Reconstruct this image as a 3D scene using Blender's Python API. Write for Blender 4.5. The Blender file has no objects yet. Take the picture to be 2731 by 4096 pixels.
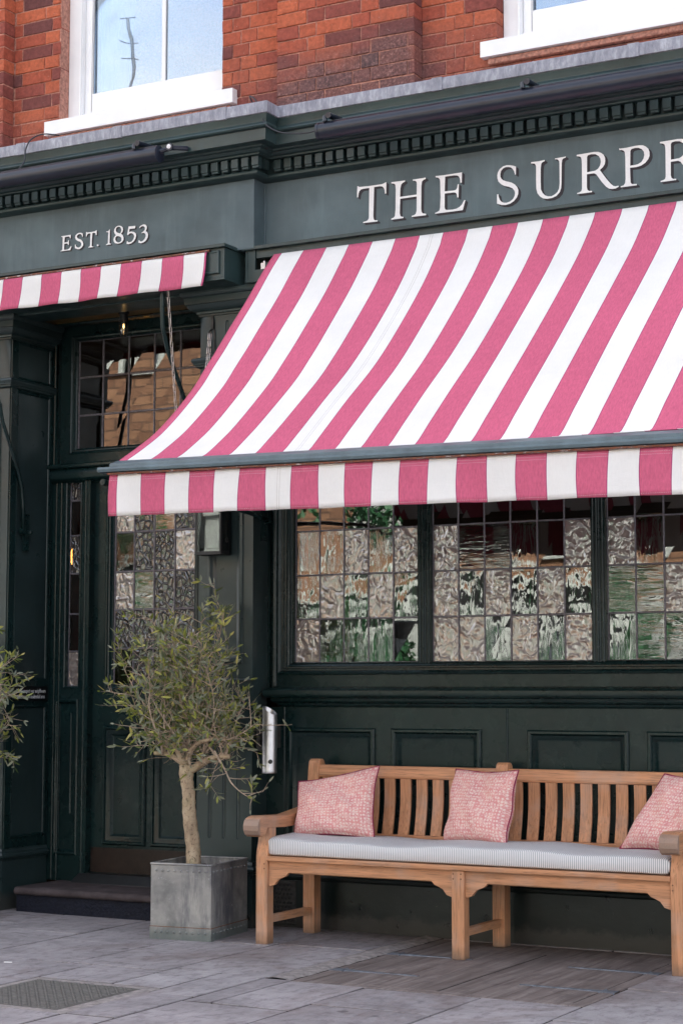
import bpy, bmesh, math, random
from mathutils import Vector, Matrix
from mathutils.geometry import tessellate_polygon
R=math.radians; PI=math.pi
rnd=random.Random(7)
sc=bpy.context.scene
COL=sc.collection

# ------------------------------------------------------------ object helpers
def tag(o,label=None,cat=None,group=None,kind=None):
    if label: o['label']=label
    if cat: o['category']=cat
    if group: o['group']=group
    if kind: o['kind']=kind
    return o
def empty(name,loc=(0,0,0),**k):
    o=bpy.data.objects.new(name,None); o.location=loc; o.empty_display_size=.1
    COL.objects.link(o); return tag(o,**k)
def copy_tree(o,parent=None):
    c=o.copy(); COL.objects.link(c)
    if parent is not None: c.parent=parent
    for ch in [x for x in COL.objects if x.parent==o]: copy_tree(ch,c)
    return c
class MB:
    def __init__(s): s.v=[]; s.f=[]; s.m=[]; s.uv={}
    def face(s,pts,m=0):
        i=len(s.v); s.v+= [tuple(p) for p in pts]; s.f.append(tuple(range(i,i+len(pts)))); s.m.append(m)
    def box(s,x0,x1,y0,y1,z0,z1,m=0):
        i=len(s.v)
        s.v+=[(x0,y0,z0),(x1,y0,z0),(x1,y1,z0),(x0,y1,z0),(x0,y0,z1),(x1,y0,z1),(x1,y1,z1),(x0,y1,z1)]
        for q in ((0,3,2,1),(4,5,6,7),(0,1,5,4),(1,2,6,5),(2,3,7,6),(3,0,4,7)):
            s.f.append(tuple(i+k for k in q)); s.m.append(m)
    def hexa(s,p,m=0):           # 8 points, bottom 4 then top 4
        i=len(s.v); s.v+=[tuple(q) for q in p]
        for q in ((0,3,2,1),(4,5,6,7),(0,1,5,4),(1,2,6,5),(2,3,7,6),(3,0,4,7)):
            s.f.append(tuple(i+k for k in q)); s.m.append(m)
    def grid(s,rows,m=0,closed=False,mats=None):   # rows of equal-length point lists
        i=len(s.v); n=len(rows[0])
        for r in rows: s.v+=[tuple(p) for p in r]
        for a in range(len(rows)-1):
            for b in range(n if closed else n-1):
                c=(b+1)%n
                s.f.append((i+a*n+b,i+a*n+c,i+(a+1)*n+c,i+(a+1)*n+b)); s.m.append(mats[b] if mats else m)
        return i
    def prism(s,poly,x0,x1,axis='x',m=0,cap=True):
        # poly of 2D pts; axis x: (y,z) ; axis y: (x,z) ; axis z: (x,y)
        def P(a,b,t): return {'x':(t,a,b),'y':(a,t,b),'z':(a,b,t)}[axis]
        n=len(poly); i=len(s.v)
        s.v+=[P(a,b,x0) for a,b in poly]+[P(a,b,x1) for a,b in poly]
        for k in range(n):
            j=(k+1)%n; s.f.append((i+k,i+j,i+n+j,i+n+k)); s.m.append(m)
        if cap:
            tri=tessellate_polygon([[Vector((a,b,0)) for a,b in poly]])
            for t in tri:
                s.f.append(tuple(i+q for q in t)); s.m.append(m); s.f.append(tuple(i+n+q for q in t[::-1])); s.m.append(m)
    def poly(s,loops,fn,m=0):     # planar polygon with holes
        vs=[[Vector((a,b,0)) for a,b in l] for l in loops]
        flat=[p for l in loops for p in l]; i=len(s.v); s.v+=[fn(a,b) for a,b in flat]
        for t in tessellate_polygon(vs): s.f.append(tuple(i+q for q in t)); s.m.append(m)
    def tube(s,pts,r,n=10,m=0,cap=True):
        pts=[Vector(p) for p in pts]; rr=r if isinstance(r,(list,tuple)) else [r]*len(pts)
        up=Vector((0,0,1)); rows=[]; prev=None
        for k,p in enumerate(pts):
            d=(pts[min(k+1,len(pts)-1)]-pts[max(k-1,0)]).normalized()
            if prev is None:
                a=d.cross(up if abs(d.z)<.9 else Vector((1,0,0))).normalized()
            else: a=(prev-d*prev.dot(d)).normalized()
            prev=a; b=d.cross(a)
            rows.append([p+(a*math.cos(t)+b*math.sin(t))*rr[k] for t in [2*PI*q/n for q in range(n)]])
        i=s.grid(rows,m,True)
        if cap:
            s.f.append(tuple(i+q for q in range(n))[::-1]); s.m.append(m)
            j=i+(len(rows)-1)*n; s.f.append(tuple(j+q for q in range(n))); s.m.append(m)
    def lathe(s,prof,cx,cy,n=24,m=0,ax='z',cz=0):
        rows=[]
        for r,z in prof:
            rows.append([((cx+r*math.cos(t),cy+r*math.sin(t),z) if ax=='z' else (z,cy+r*math.cos(t),cz+r*math.sin(t))) for t in [2*PI*q/n for q in range(n)]])
        s.grid(rows,m,True)
    def build(s,name,mats,parent=None,smooth=False,bevel=0,solid=0,seg=2,loc=None,rz=0,fix=True,angle=40):
        me=bpy.data.meshes.new(name); me.from_pydata(s.v,[],s.f); me.update()
        for mt in (mats if isinstance(mats,(list,tuple)) else [mats]): me.materials.append(mt)
        for p,k in zip(me.polygons,s.m): p.material_index=k
        if fix:
            bm=bmesh.new(); bm.from_mesh(me); bmesh.ops.remove_doubles(bm,verts=bm.verts,dist=1e-5)
            bmesh.ops.recalc_face_normals(bm,faces=bm.faces); bm.to_mesh(me); bm.free()
        if smooth:
            me.polygons.foreach_set('use_smooth',[True]*len(me.polygons))
            if smooth=='auto': me.set_sharp_from_angle(angle=R(angle))
        o=bpy.data.objects.new(name,me); COL.objects.link(o)
        if parent is not None: o.parent=parent
        if loc: o.location=loc
        o.rotation_euler[2]=rz
        if solid:
            q=o.modifiers.new('s','SOLIDIFY'); q.thickness=solid; q.offset=0
        if bevel:
            q=o.modifiers.new('b','BEVEL'); q.width=bevel; q.segments=seg; q.limit_method='ANGLE'; q.angle_limit=R(35)
        return o
def cells(mb,x0,x1,z0,z1,holes,fn,m=0):
    """flat board x0..x1, z0..z1 with rectangular holes (hx0,hx1,hz0,hz1)"""
    xs=sorted(set([x0,x1]+[v for h in holes for v in h[:2] if x0<v<x1])); zs=sorted(set([z0,z1]+[v for h in holes for v in h[2:] if z0<v<z1]))
    for a,b in zip(xs,xs[1:]):
        for c,d in zip(zs,zs[1:]):
            mx,mz=(a+b)/2,(c+d)/2
            if any(h[0]<mx<h[1] and h[2]<mz<h[3] for h in holes): continue
            mb.face([fn(a,c),fn(b,c),fn(b,d),fn(a,d)],m)
def loft(mb,x0,x1,z0,z1,prof,fn,cap=True,m=0):
    """picture-frame moulding: prof=[(inset,depth)], fn(u,v,depth)->xyz"""
    rows=[]
    for i,d in prof: rows.append([fn(x0+i,z0+i,d),fn(x1-i,z0+i,d),fn(x1-i,z1-i,d),fn(x0+i,z1-i,d)])
    mb.grid(rows,m,True)
    if cap: mb.face(rows[-1],m)
def FY(y): return lambda a,b,d=0:(a,y+d,b)      # facing the street, depth goes in
def FX(x): return lambda a,b,d=0:(x-d,a,b)      # facing +x, a = y
def sweep(mb,path,prof,m=0):
    """profile (p,z) along an XY path with outward offset p; path = [(x,y,ox,oy)]"""
    rows=[[(x+ox*p,y+oy*p,z) for x,y,ox,oy in path] for p,z in prof]
    mb.grid(rows,m)
def flute(mb,x,w,z0,z1,fn,depth=.008,m=0,n=8):
    """round-ended groove; returns its outline for use as a hole"""
    r=w/2
    def ring(k):
        rr=r*k; pts=[]
        for q in range(n+1): t=PI*q/n; pts.append((x+rr*math.cos(t),z1-r+rr*math.sin(t)))
        for q in range(n+1): t=PI+PI*q/n; pts.append((x+rr*math.cos(t),z0+r+rr*math.sin(t)))
        return pts
    rows=[]
    for a in (0,.25,.5,.75,.97): rows.append([fn(u,v,depth*math.sin(a*PI/2)) for u,v in ring(math.cos(a*PI/2) if a<.97 else .05)])
    mb.grid(rows,m,True); return ring(1)

# ------------------------------------------------------------ materials
def mat(name):
    m=bpy.data.materials.new(name); m.use_nodes=True; nt=m.node_tree; nt.nodes.clear()
    out=nt.nodes.new('ShaderNodeOutputMaterial'); return m,nt,out
class G:
    def __init__(s,nt): s.nt=nt
    def n(s,t,**k):
        x=s.nt.nodes.new('ShaderNode'+t)
        ins=k.pop('ins',{})
        for a,b in k.items(): setattr(x,a,b)
        for a,b in ins.items():
            if hasattr(b,'is_output') or isinstance(b,bpy.types.NodeSocket): s.nt.links.new(b,x.inputs[a])
            else: x.inputs[a].default_value=b
        return x
    def L(s,a,b): s.nt.links.new(a,b)
    def noise(s,scale,vec=None,detail=3,rough=.55,dist=0):
        x=s.n('TexNoise',ins={'Scale':scale,'Detail':detail,'Roughness':rough,'Distortion':dist})
        if vec is not None: s.L(vec,x.inputs['Vector'])
        return x.outputs['Fac']
    def coord(s,scale=(1,1,1),kind='Object'):
        t=s.n('TexCoord'); m=s.n('Mapping'); s.L(t.outputs[kind],m.inputs[0]); m.inputs['Scale'].default_value=scale; return m.outputs[0]
    def ramp(s,fac,stops,interp='LINEAR'):
        r=s.n('ValToRGB'); r.color_ramp.interpolation=interp; e=r.color_ramp.elements
        while len(e)<len(stops): e.new(.5)
        for q,(p,c) in zip(e,stops): q.position=p; q.color=(c if hasattr(c,'__len__') else (c,c,c))[:3]+(1,) if hasattr(c,'__len__') else (c,c,c,1)
        s.L(fac,r.inputs[0]); return r.outputs[0]
    def mix(s,fac,a,b,mode='MIX'):
        x=s.n('Mix',data_type='RGBA',blend_type=mode)
        for i,v in ((0,fac),(6,a),(7,b)):
            if isinstance(v,bpy.types.NodeSocket): s.L(v,x.inputs[i])
            else: x.inputs[i].default_value=(v if not hasattr(v,'__len__') else tuple(v)[:3]+(1,))
        return x.outputs[2]
    def bump(s,h,strength=.3,dist=.01,normal=None):
        b=s.n('Bump',ins={'Strength':strength,'Distance':dist}); s.L(h,b.inputs['Height'])
        if normal is not None: s.L(normal,b.inputs['Normal'])
        return b.outputs[0]
    def math(s,op,a,b=0):
        x=s.n('Math',operation=op)
        for i,v in ((0,a),(1,b)):
            if isinstance(v,bpy.types.NodeSocket): s.L(v,x.inputs[i])
            else: x.inputs[i].default_value=v
        return x.outputs[0]
    def pbsdf(s,out,color,rough=.5,normal=None,spec=.5,metal=0,coat=0,trans=None):
        p=s.n('BsdfPrincipled')
        for k,v in (('Base Color',color),('Roughness',rough),('Specular IOR Level',spec),('Metallic',metal),('Coat Weight',coat)):
            if isinstance(v,bpy.types.NodeSocket): s.L(v,p.inputs[k])
            else: p.inputs[k].default_value=(v if not hasattr(v,'__len__') else tuple(v)[:3]+(1,))
        if normal is not None: s.L(normal,p.inputs['Normal'])
        s.L(p.outputs[0],out.inputs[0]); return p

def m_paint(name,base,rough=.3,spec=.5,fleck=True,grain=(1,1,1)):
    m,nt,out=mat(name); g=G(nt); c=g.coord()
    big=g.noise(2.2,c,5); v=g.ramp(big,[(.3,.72),(.7,1.3)])
    col=g.mix(1,tuple(base)+(1,),v,'MULTIPLY')
    str_=g.noise(14,g.coord((1,1,.12)),4,.7); col=g.mix(g.ramp(str_,[(.5,0),(.8,.35)]),col,tuple(x*1.8+.0012 for x in base))
    if fleck:
        f=g.noise(95,c,2,.6); f2=g.noise(3.1,c,2)
        ff=g.math('MULTIPLY',g.ramp(f,[(.74,0),(.78,.9)]),g.ramp(f2,[(.45,0),(.6,1)]))
        col=g.mix(ff,col,(.17,.18,.16))
    sp=g.n('SeparateXYZ'); g.L(g.n('NewGeometry').outputs['Position'],sp.inputs[0]); dz=g.math('ADD',sp.outputs[2],g.math('MULTIPLY',g.noise(13,c,5,.7),-.13))
    col=g.mix(g.ramp(dz,[(.0,.5),(.035,0)]),col,(.060,.052,.046))
    scf=g.noise(9,g.coord((.35,1,3.5)),5,.75,1.0); col=g.mix(g.ramp(scf,[(.66,0),(.71,.35)]),col,(.06,.065,.06))
    h=g.math('ADD',g.noise(28,g.coord(grain),4,.6),g.math('MULTIPLY',g.noise(6,c,2),2.0))
    g.pbsdf(out,col,g.ramp(g.noise(9,c,4),[(.3,rough-.07),(.7,rough+.12)]),g.bump(h,.16,.006),spec)
    return m
def m_simple(name,col,rough=.5,metal=0,spec=.5,nscale=20,var=.25,bump=.1,bd=.003):
    m,nt,out=mat(name); g=G(nt); c=g.coord()
    n=g.noise(nscale,c,5,.6); v=g.ramp(n,[(.3,1-var),(.7,1+var)])
    g.pbsdf(out,g.mix(1,tuple(col)+(1,),v,'MULTIPLY'),rough,g.bump(n,bump,bd),spec,metal)
    return m
def m_wood(name,axis,base=(.54,.275,.145)):
    m,nt,out=mat(name); g=G(nt); s=[34,34,34]; s[axis]=1.6
    isl=g.n('NewGeometry').outputs['Random Per Island']
    t=g.n('TexCoord'); oi=g.n('ObjectInfo')
    add=g.n('VectorMath',operation='ADD'); g.L(t.outputs['Object'],add.inputs[0])
    cmb=g.n('CombineXYZ'); 
    for k in range(3): g.L(g.math('MULTIPLY',g.math('ADD',isl,oi.outputs['Random']),7.3+k),cmb.inputs[k])
    g.L(cmb.outputs[0],add.inputs[1])
    mp=g.n('Mapping'); g.L(add.outputs[0],mp.inputs[0]); mp.inputs['Scale'].default_value=s
    v=mp.outputs[0]
    n1=g.noise(1,v,4,.62,.9); s2=[170,170,170]; s2[axis]=9
    mp2=g.n('Mapping'); g.L(add.outputs[0],mp2.inputs[0]); mp2.inputs['Scale'].default_value=s2
    n2=g.noise(1,mp2.outputs[0],3,.6)
    col=g.ramp(n1,[(.25,tuple(x*.62 for x in base)),(.5,base),(.72,tuple(min(1,x*1.28) for x in base))])
    col=g.mix(g.ramp(n2,[(.52,0),(.68,.7)]),col,tuple(x*.42 for x in base))
    tint=g.ramp(isl,[(0,(.80,.68,.60)),(.35,(.95,.92,.90)),(.7,(1.06,1.05,1.0)),(1,(1.2,1.18,1.12))]); col=g.mix(1,col,tint,'MULTIPLY')
    # grey weathering patches
    w=g.noise(5,t.outputs['Object'],4,.6); col=g.mix(g.ramp(w,[(.5,0),(.75,.5)]),col,(.42,.33,.28))
    # dirty feet close to the ground
    sp=g.n('SeparateXYZ'); g.L(t.outputs['Object'],sp.inputs[0])
    ft=g.math('ADD',sp.outputs[2],g.math('MULTIPLY',g.noise(22,t.outputs['Object'],3),.06))
    col=g.mix(g.ramp(ft,[(.035,.75),(.1,0)]),col,(.13,.095,.07))
    if axis==1:      # weathered, hand-worn scroll ends of the arms
        ye=g.math('MULTIPLY',g.math('ADD',g.math('ADD',sp.outputs[1],g.math('MULTIPLY',w,.03)),.80),10.0)
        col=g.mix(g.ramp(ye,[(.50,.8),(.66,0)]),col,(.26,.20,.165))
    g.pbsdf(out,col,g.ramp(n1,[(.3,.42),(.7,.6)]),g.bump(g.math('ADD',n1,n2),.22,.0025),.4)
    return m
def m_brick():
    m,nt,out=mat('red_stock_brick'); g=G(nt); c=g.coord()
    isl=g.n('NewGeometry').outputs['Random Per Island']
    base=g.ramp(isl,[(0,(.31,.072,.045)),(.22,(.40,.098,.052)),(.5,(.48,.125,.060)),(.64,(.34,.080,.050)),(.82,(.22,.062,.050)),(1,(.12,.050,.048))])
    n=g.noise(38,c,5,.65); base=g.mix(1,base,g.ramp(n,[(.28,.62),(.72,1.25)]),'MULTIPLY')
    # soot on the lowest courses: stain with its own ragged shape
    sp=g.n('SeparateXYZ'); g.L(c,sp.inputs[0])
    zz=g.math('ADD',sp.outputs[2],g.math('MULTIPLY',g.noise(2.6,c,3),-.75))
    zz=g.math('ADD',zz,g.math('MULTIPLY',isl,.16))
    soot=g.ramp(g.math('MULTIPLY',g.math('SUBTRACT',zz,4.2),1.0),[(.25,.85),(.58,0)])
    px_=g.math('MULTIPLY',g.math('ADD',sp.outputs[0],2.0),.25); soot=g.math('MULTIPLY',soot,g.ramp(px_,[(.40,.30),(.45,1),(.66,1),(.70,.45)]))
    sc_=g.ramp(g.noise(70,c,4,.7),[(.35,(.05,.038,.042)),(.55,(.15,.085,.08)),(.72,(.36,.22,.20))])
    base=g.mix(soot,base,sc_)
    base=g.mix(g.ramp(g.noise(120,c,2),[(.72,0),(.76,.8)]),base,(.55,.45,.4))
    cr=g.noise(30,g.coord((1,1,1)),6,.75,1.2)
    g.pbsdf(out,base,.85,g.bump(g.math('ADD',n,g.math('MULTIPLY',cr,1.5)),.55,.006),.25)
    return m
def m_canvas(name,col,tint=.15):
    m,nt,out=mat(name); g=G(nt); c=g.coord((1,1,1))
    w=g.n('TexWave',wave_type='BANDS',bands_direction='X',ins={'Scale':210,'Distortion':6,'Detail':2}); 
    n=g.noise(160,g.coord((1,.25,.25)),3,.7); big=g.noise(3,c,4)
    k=g.ramp(n,[(.3,1-tint),(.7,1+tint*.5)]); cc=g.mix(1,tuple(col)+(1,),k,'MULTIPLY')
    cc=g.mix(1,cc,g.ramp(big,[(.3,.95),(.7,1.03)]),'MULTIPLY')
    wr=g.noise(5,g.coord((1.2,3,3)),4,.55,.6)
    nrm=g.bump(n,.12,.001,g.bump(wr,.25,.012))
    d=g.n('BsdfDiffuse'); t=g.n('BsdfTranslucent'); mx=g.n('MixShader',ins={0:.16})
    for q in (d,t): g.L(cc,q.inputs[0]); g.L(nrm,q.inputs['Normal'])
    g.L(d.outputs[0],mx.inputs[1]); g.L(t.outputs[0],mx.inputs[2]); g.L(mx.outputs[0],out.inputs[0]); return m
def m_glass(name,kind,refl=.2,tint=(.75,.78,.74)):
    m,nt,out=mat(name); g=G(nt)
    c=g.coord()
    rough=.01
    isl=g.n('NewGeometry').outputs['Random Per Island']
    off=g.n('VectorMath',operation='ADD'); g.L(c,off.inputs[0]); cb=g.n('CombineXYZ'); g.L(g.math('MULTIPLY',isl,9),cb.inputs[0]); g.L(g.math('MULTIPLY',isl,5),cb.inputs[2]); g.L(cb.outputs[0],off.inputs[1])
    def mp(s,rot=(0,0,0)):
        x=g.n('Mapping'); g.L(off.outputs[0],x.inputs[0]); x.inputs['Scale'].default_value=s; x.inputs['Rotation'].default_value=rot; return x.outputs[0]
    if kind=='clear': nrm=g.bump(g.noise(3,mp((1,1,1)),1),.05,.012)
    elif kind=='ream': nrm=g.bump(g.noise(1,mp((26,1,3.2),(0,R(18),0)),3,.5,1.0),.26,.006,g.bump(g.noise(4,mp((1,1,1)),2),.22,.015))
    elif kind=='reamh': nrm=g.bump(g.noise(1,mp((3.5,1,30),(0,R(-12),0)),3,.5,1.2),.26,.006,g.bump(g.noise(4,mp((1,1,1)),2),.22,.015))
    elif kind=='hammer': nrm=g.bump(g.noise(19,mp((1,1,.8)),.5,.5,1.6),.65,.022); rough=.13
    elif kind=='crackle':
        v=g.n('TexVoronoi',feature='DISTANCE_TO_EDGE',ins={'Scale':33.0}); g.L(mp((1,1,.62)),v.inputs['Vector']); nrm=g.bump(g.ramp(v.outputs['Distance'],[(.0,1),(.16,0)],'EASE'),.65,.009,g.bump(g.noise(22,mp((1,1,.6)),1),.5,.012)); rough=.07
    gl=g.n('BsdfGlossy',ins={'Roughness':rough,'Color':((.74,.87,1.0,1) if name=='window_glass' else (.95,.97,.96,1))}); g.L(nrm,gl.inputs['Normal'])
    fr=g.n('Fresnel',ins={'IOR':1.52}); g.L(nrm,fr.inputs['Normal'])
    fac=g.math('ADD',g.math('MULTIPLY',fr.outputs[0],1.2),refl)
    if kind in('hammer','crackle'):
        rf=g.n('BsdfRefraction',ins={'Roughness':.1,'IOR':1.25,'Color':(.62,.57,.52,1)}); g.L(nrm,rf.inputs['Normal'])
        tr=g.n('BsdfTransparent',ins={'Color':((.40,.34,.28,1) if kind=='hammer' else (.16,.13,.11,1))})
        df=g.n('BsdfDiffuse',ins={'Color':((.40,.335,.30,1) if kind=='hammer' else (.075,.06,.055,1))}); g.L(nrm,df.inputs['Normal'])
        m2=g.n('MixShader',ins={0:.55 if kind=='hammer' else .4}); g.L(tr.outputs[0],m2.inputs[1]); g.L(df.outputs[0],m2.inputs[2]); base=m2
    else:
        base=g.n('BsdfTransparent',ins={'Color':tuple(tint)+(1,)})
    mx=g.n('MixShader'); g.L(fac,mx.inputs[0]); g.L(base.outputs[0],mx.inputs[1]); g.L(gl.outputs[0],mx.inputs[2]); g.L(mx.outputs[0],out.inputs[0]); return m

M={}
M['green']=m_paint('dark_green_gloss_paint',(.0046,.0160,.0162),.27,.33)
M['mid']=m_paint('weathered_sky_lit_green_paint',(.017,.031,.032),.34)  # weathered green; sky reflection on the left pilaster is put into it too
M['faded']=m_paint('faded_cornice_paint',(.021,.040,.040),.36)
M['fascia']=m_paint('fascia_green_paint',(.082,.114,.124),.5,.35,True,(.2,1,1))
M['white']=m_simple('white_gloss_paint',(.80,.80,.80),.35,0,.5,6,.04,.15,.004)
M['cream']=m_simple('white_sign_paint',(.80,.79,.79),.5,0,.4,90,.05,.05)
M['shade']=m_simple('sign_shade_paint',(.016,.012,.018),.5,0,.4,60,.15,.05)
M['black']=m_simple('black_paint',(.010,.011,.012),.45,0,.5,20,.3,.2)
M['tube']=m_simple('dark_navy_tube',(.012,.016,.028),.30,0,.5,8,.2,.05)
ml_,nt,out=mat('lead_sheet'); g=G(nt); n1=g.noise(42,g.coord((1,1,.30)),5,.75); n2=g.noise(7,g.coord(),4)
g.pbsdf(out,g.ramp(g.math('ADD',g.math('MULTIPLY',n1,.7),g.math('MULTIPLY',n2,.3)),[(.34,(.16,.165,.20)),(.5,(.27,.275,.32)),(.66,(.46,.47,.52))]),.6,g.bump(n1,.4,.005),.4); M['lead']=ml_
M['came']=m_simple('lead_came',(.13,.12,.135),.5,.35,.5,60,.35,.3)
M['mortar']=m_simple('mortar',(.42,.205,.155),.95,0,.2,60,.45,.8,.006)
M['brick']=m_brick()
M['pink']=m_canvas('pink_canvas',(.66,.148,.250),.16)
M['whitec']=m_canvas('white_canvas',(.86,.85,.83),.03)
M['seam']=m_canvas('plum_stripe_edge',(.36,.04,.16),.1)
M['rust']=m_simple('rusty_steel',(.17,.07,.035),.8,0,.3,60,.6,.5,.004)
M['steel']=m_simple('brushed_steel',(.60,.60,.62),.36,1,.5,40,.08,.05)
M['chain']=m_simple('galvanised_chain',(.52,.45,.42),.35,.8,.5,60,.25,.1)
M['woodx']=m_wood('teak_along_x',0); M['woody']=m_wood('teak_along_y',1); M['woodz']=m_wood('teak_along_z',2)
M['step']=m_simple('worn_step_stone',(.060,.048,.050),.8,0,.2,12,.4,.8,.006)
M['riserst']=m_simple('blue_black_step_paint',(.009,.011,.020),.65,0,.18,55,.4,.9,.010)
M['kick']=m_simple('tarnished_kick_plate',(.022,.014,.011),.42,.2,.4,18,.5,.15)
M['cable']=m_simple('dark_cable',(.02,.022,.03),.5)
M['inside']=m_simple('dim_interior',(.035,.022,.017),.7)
M['brass']=m_simple('brass',(.6,.42,.18),.3,1)
M['soil']=m_simple('potting_soil',(.035,.022,.016),.95,0,.2,60,.5,1,.02)
M['curt']=m_simple('off_white_curtain',(.62,.60,.58),.9,0,.2,10,.08,.2)
M['plum']=m_simple('plum_piping',(.20,.012,.055),.6,0,.3,80,.2,.1)
M['iron']=m_simple('cast_iron',(.045,.044,.042),.6,.3,.4,50,.5,.5,.004)
M['redcurt']=m_simple('red_drape',(.22,.03,.02),.9)
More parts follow.
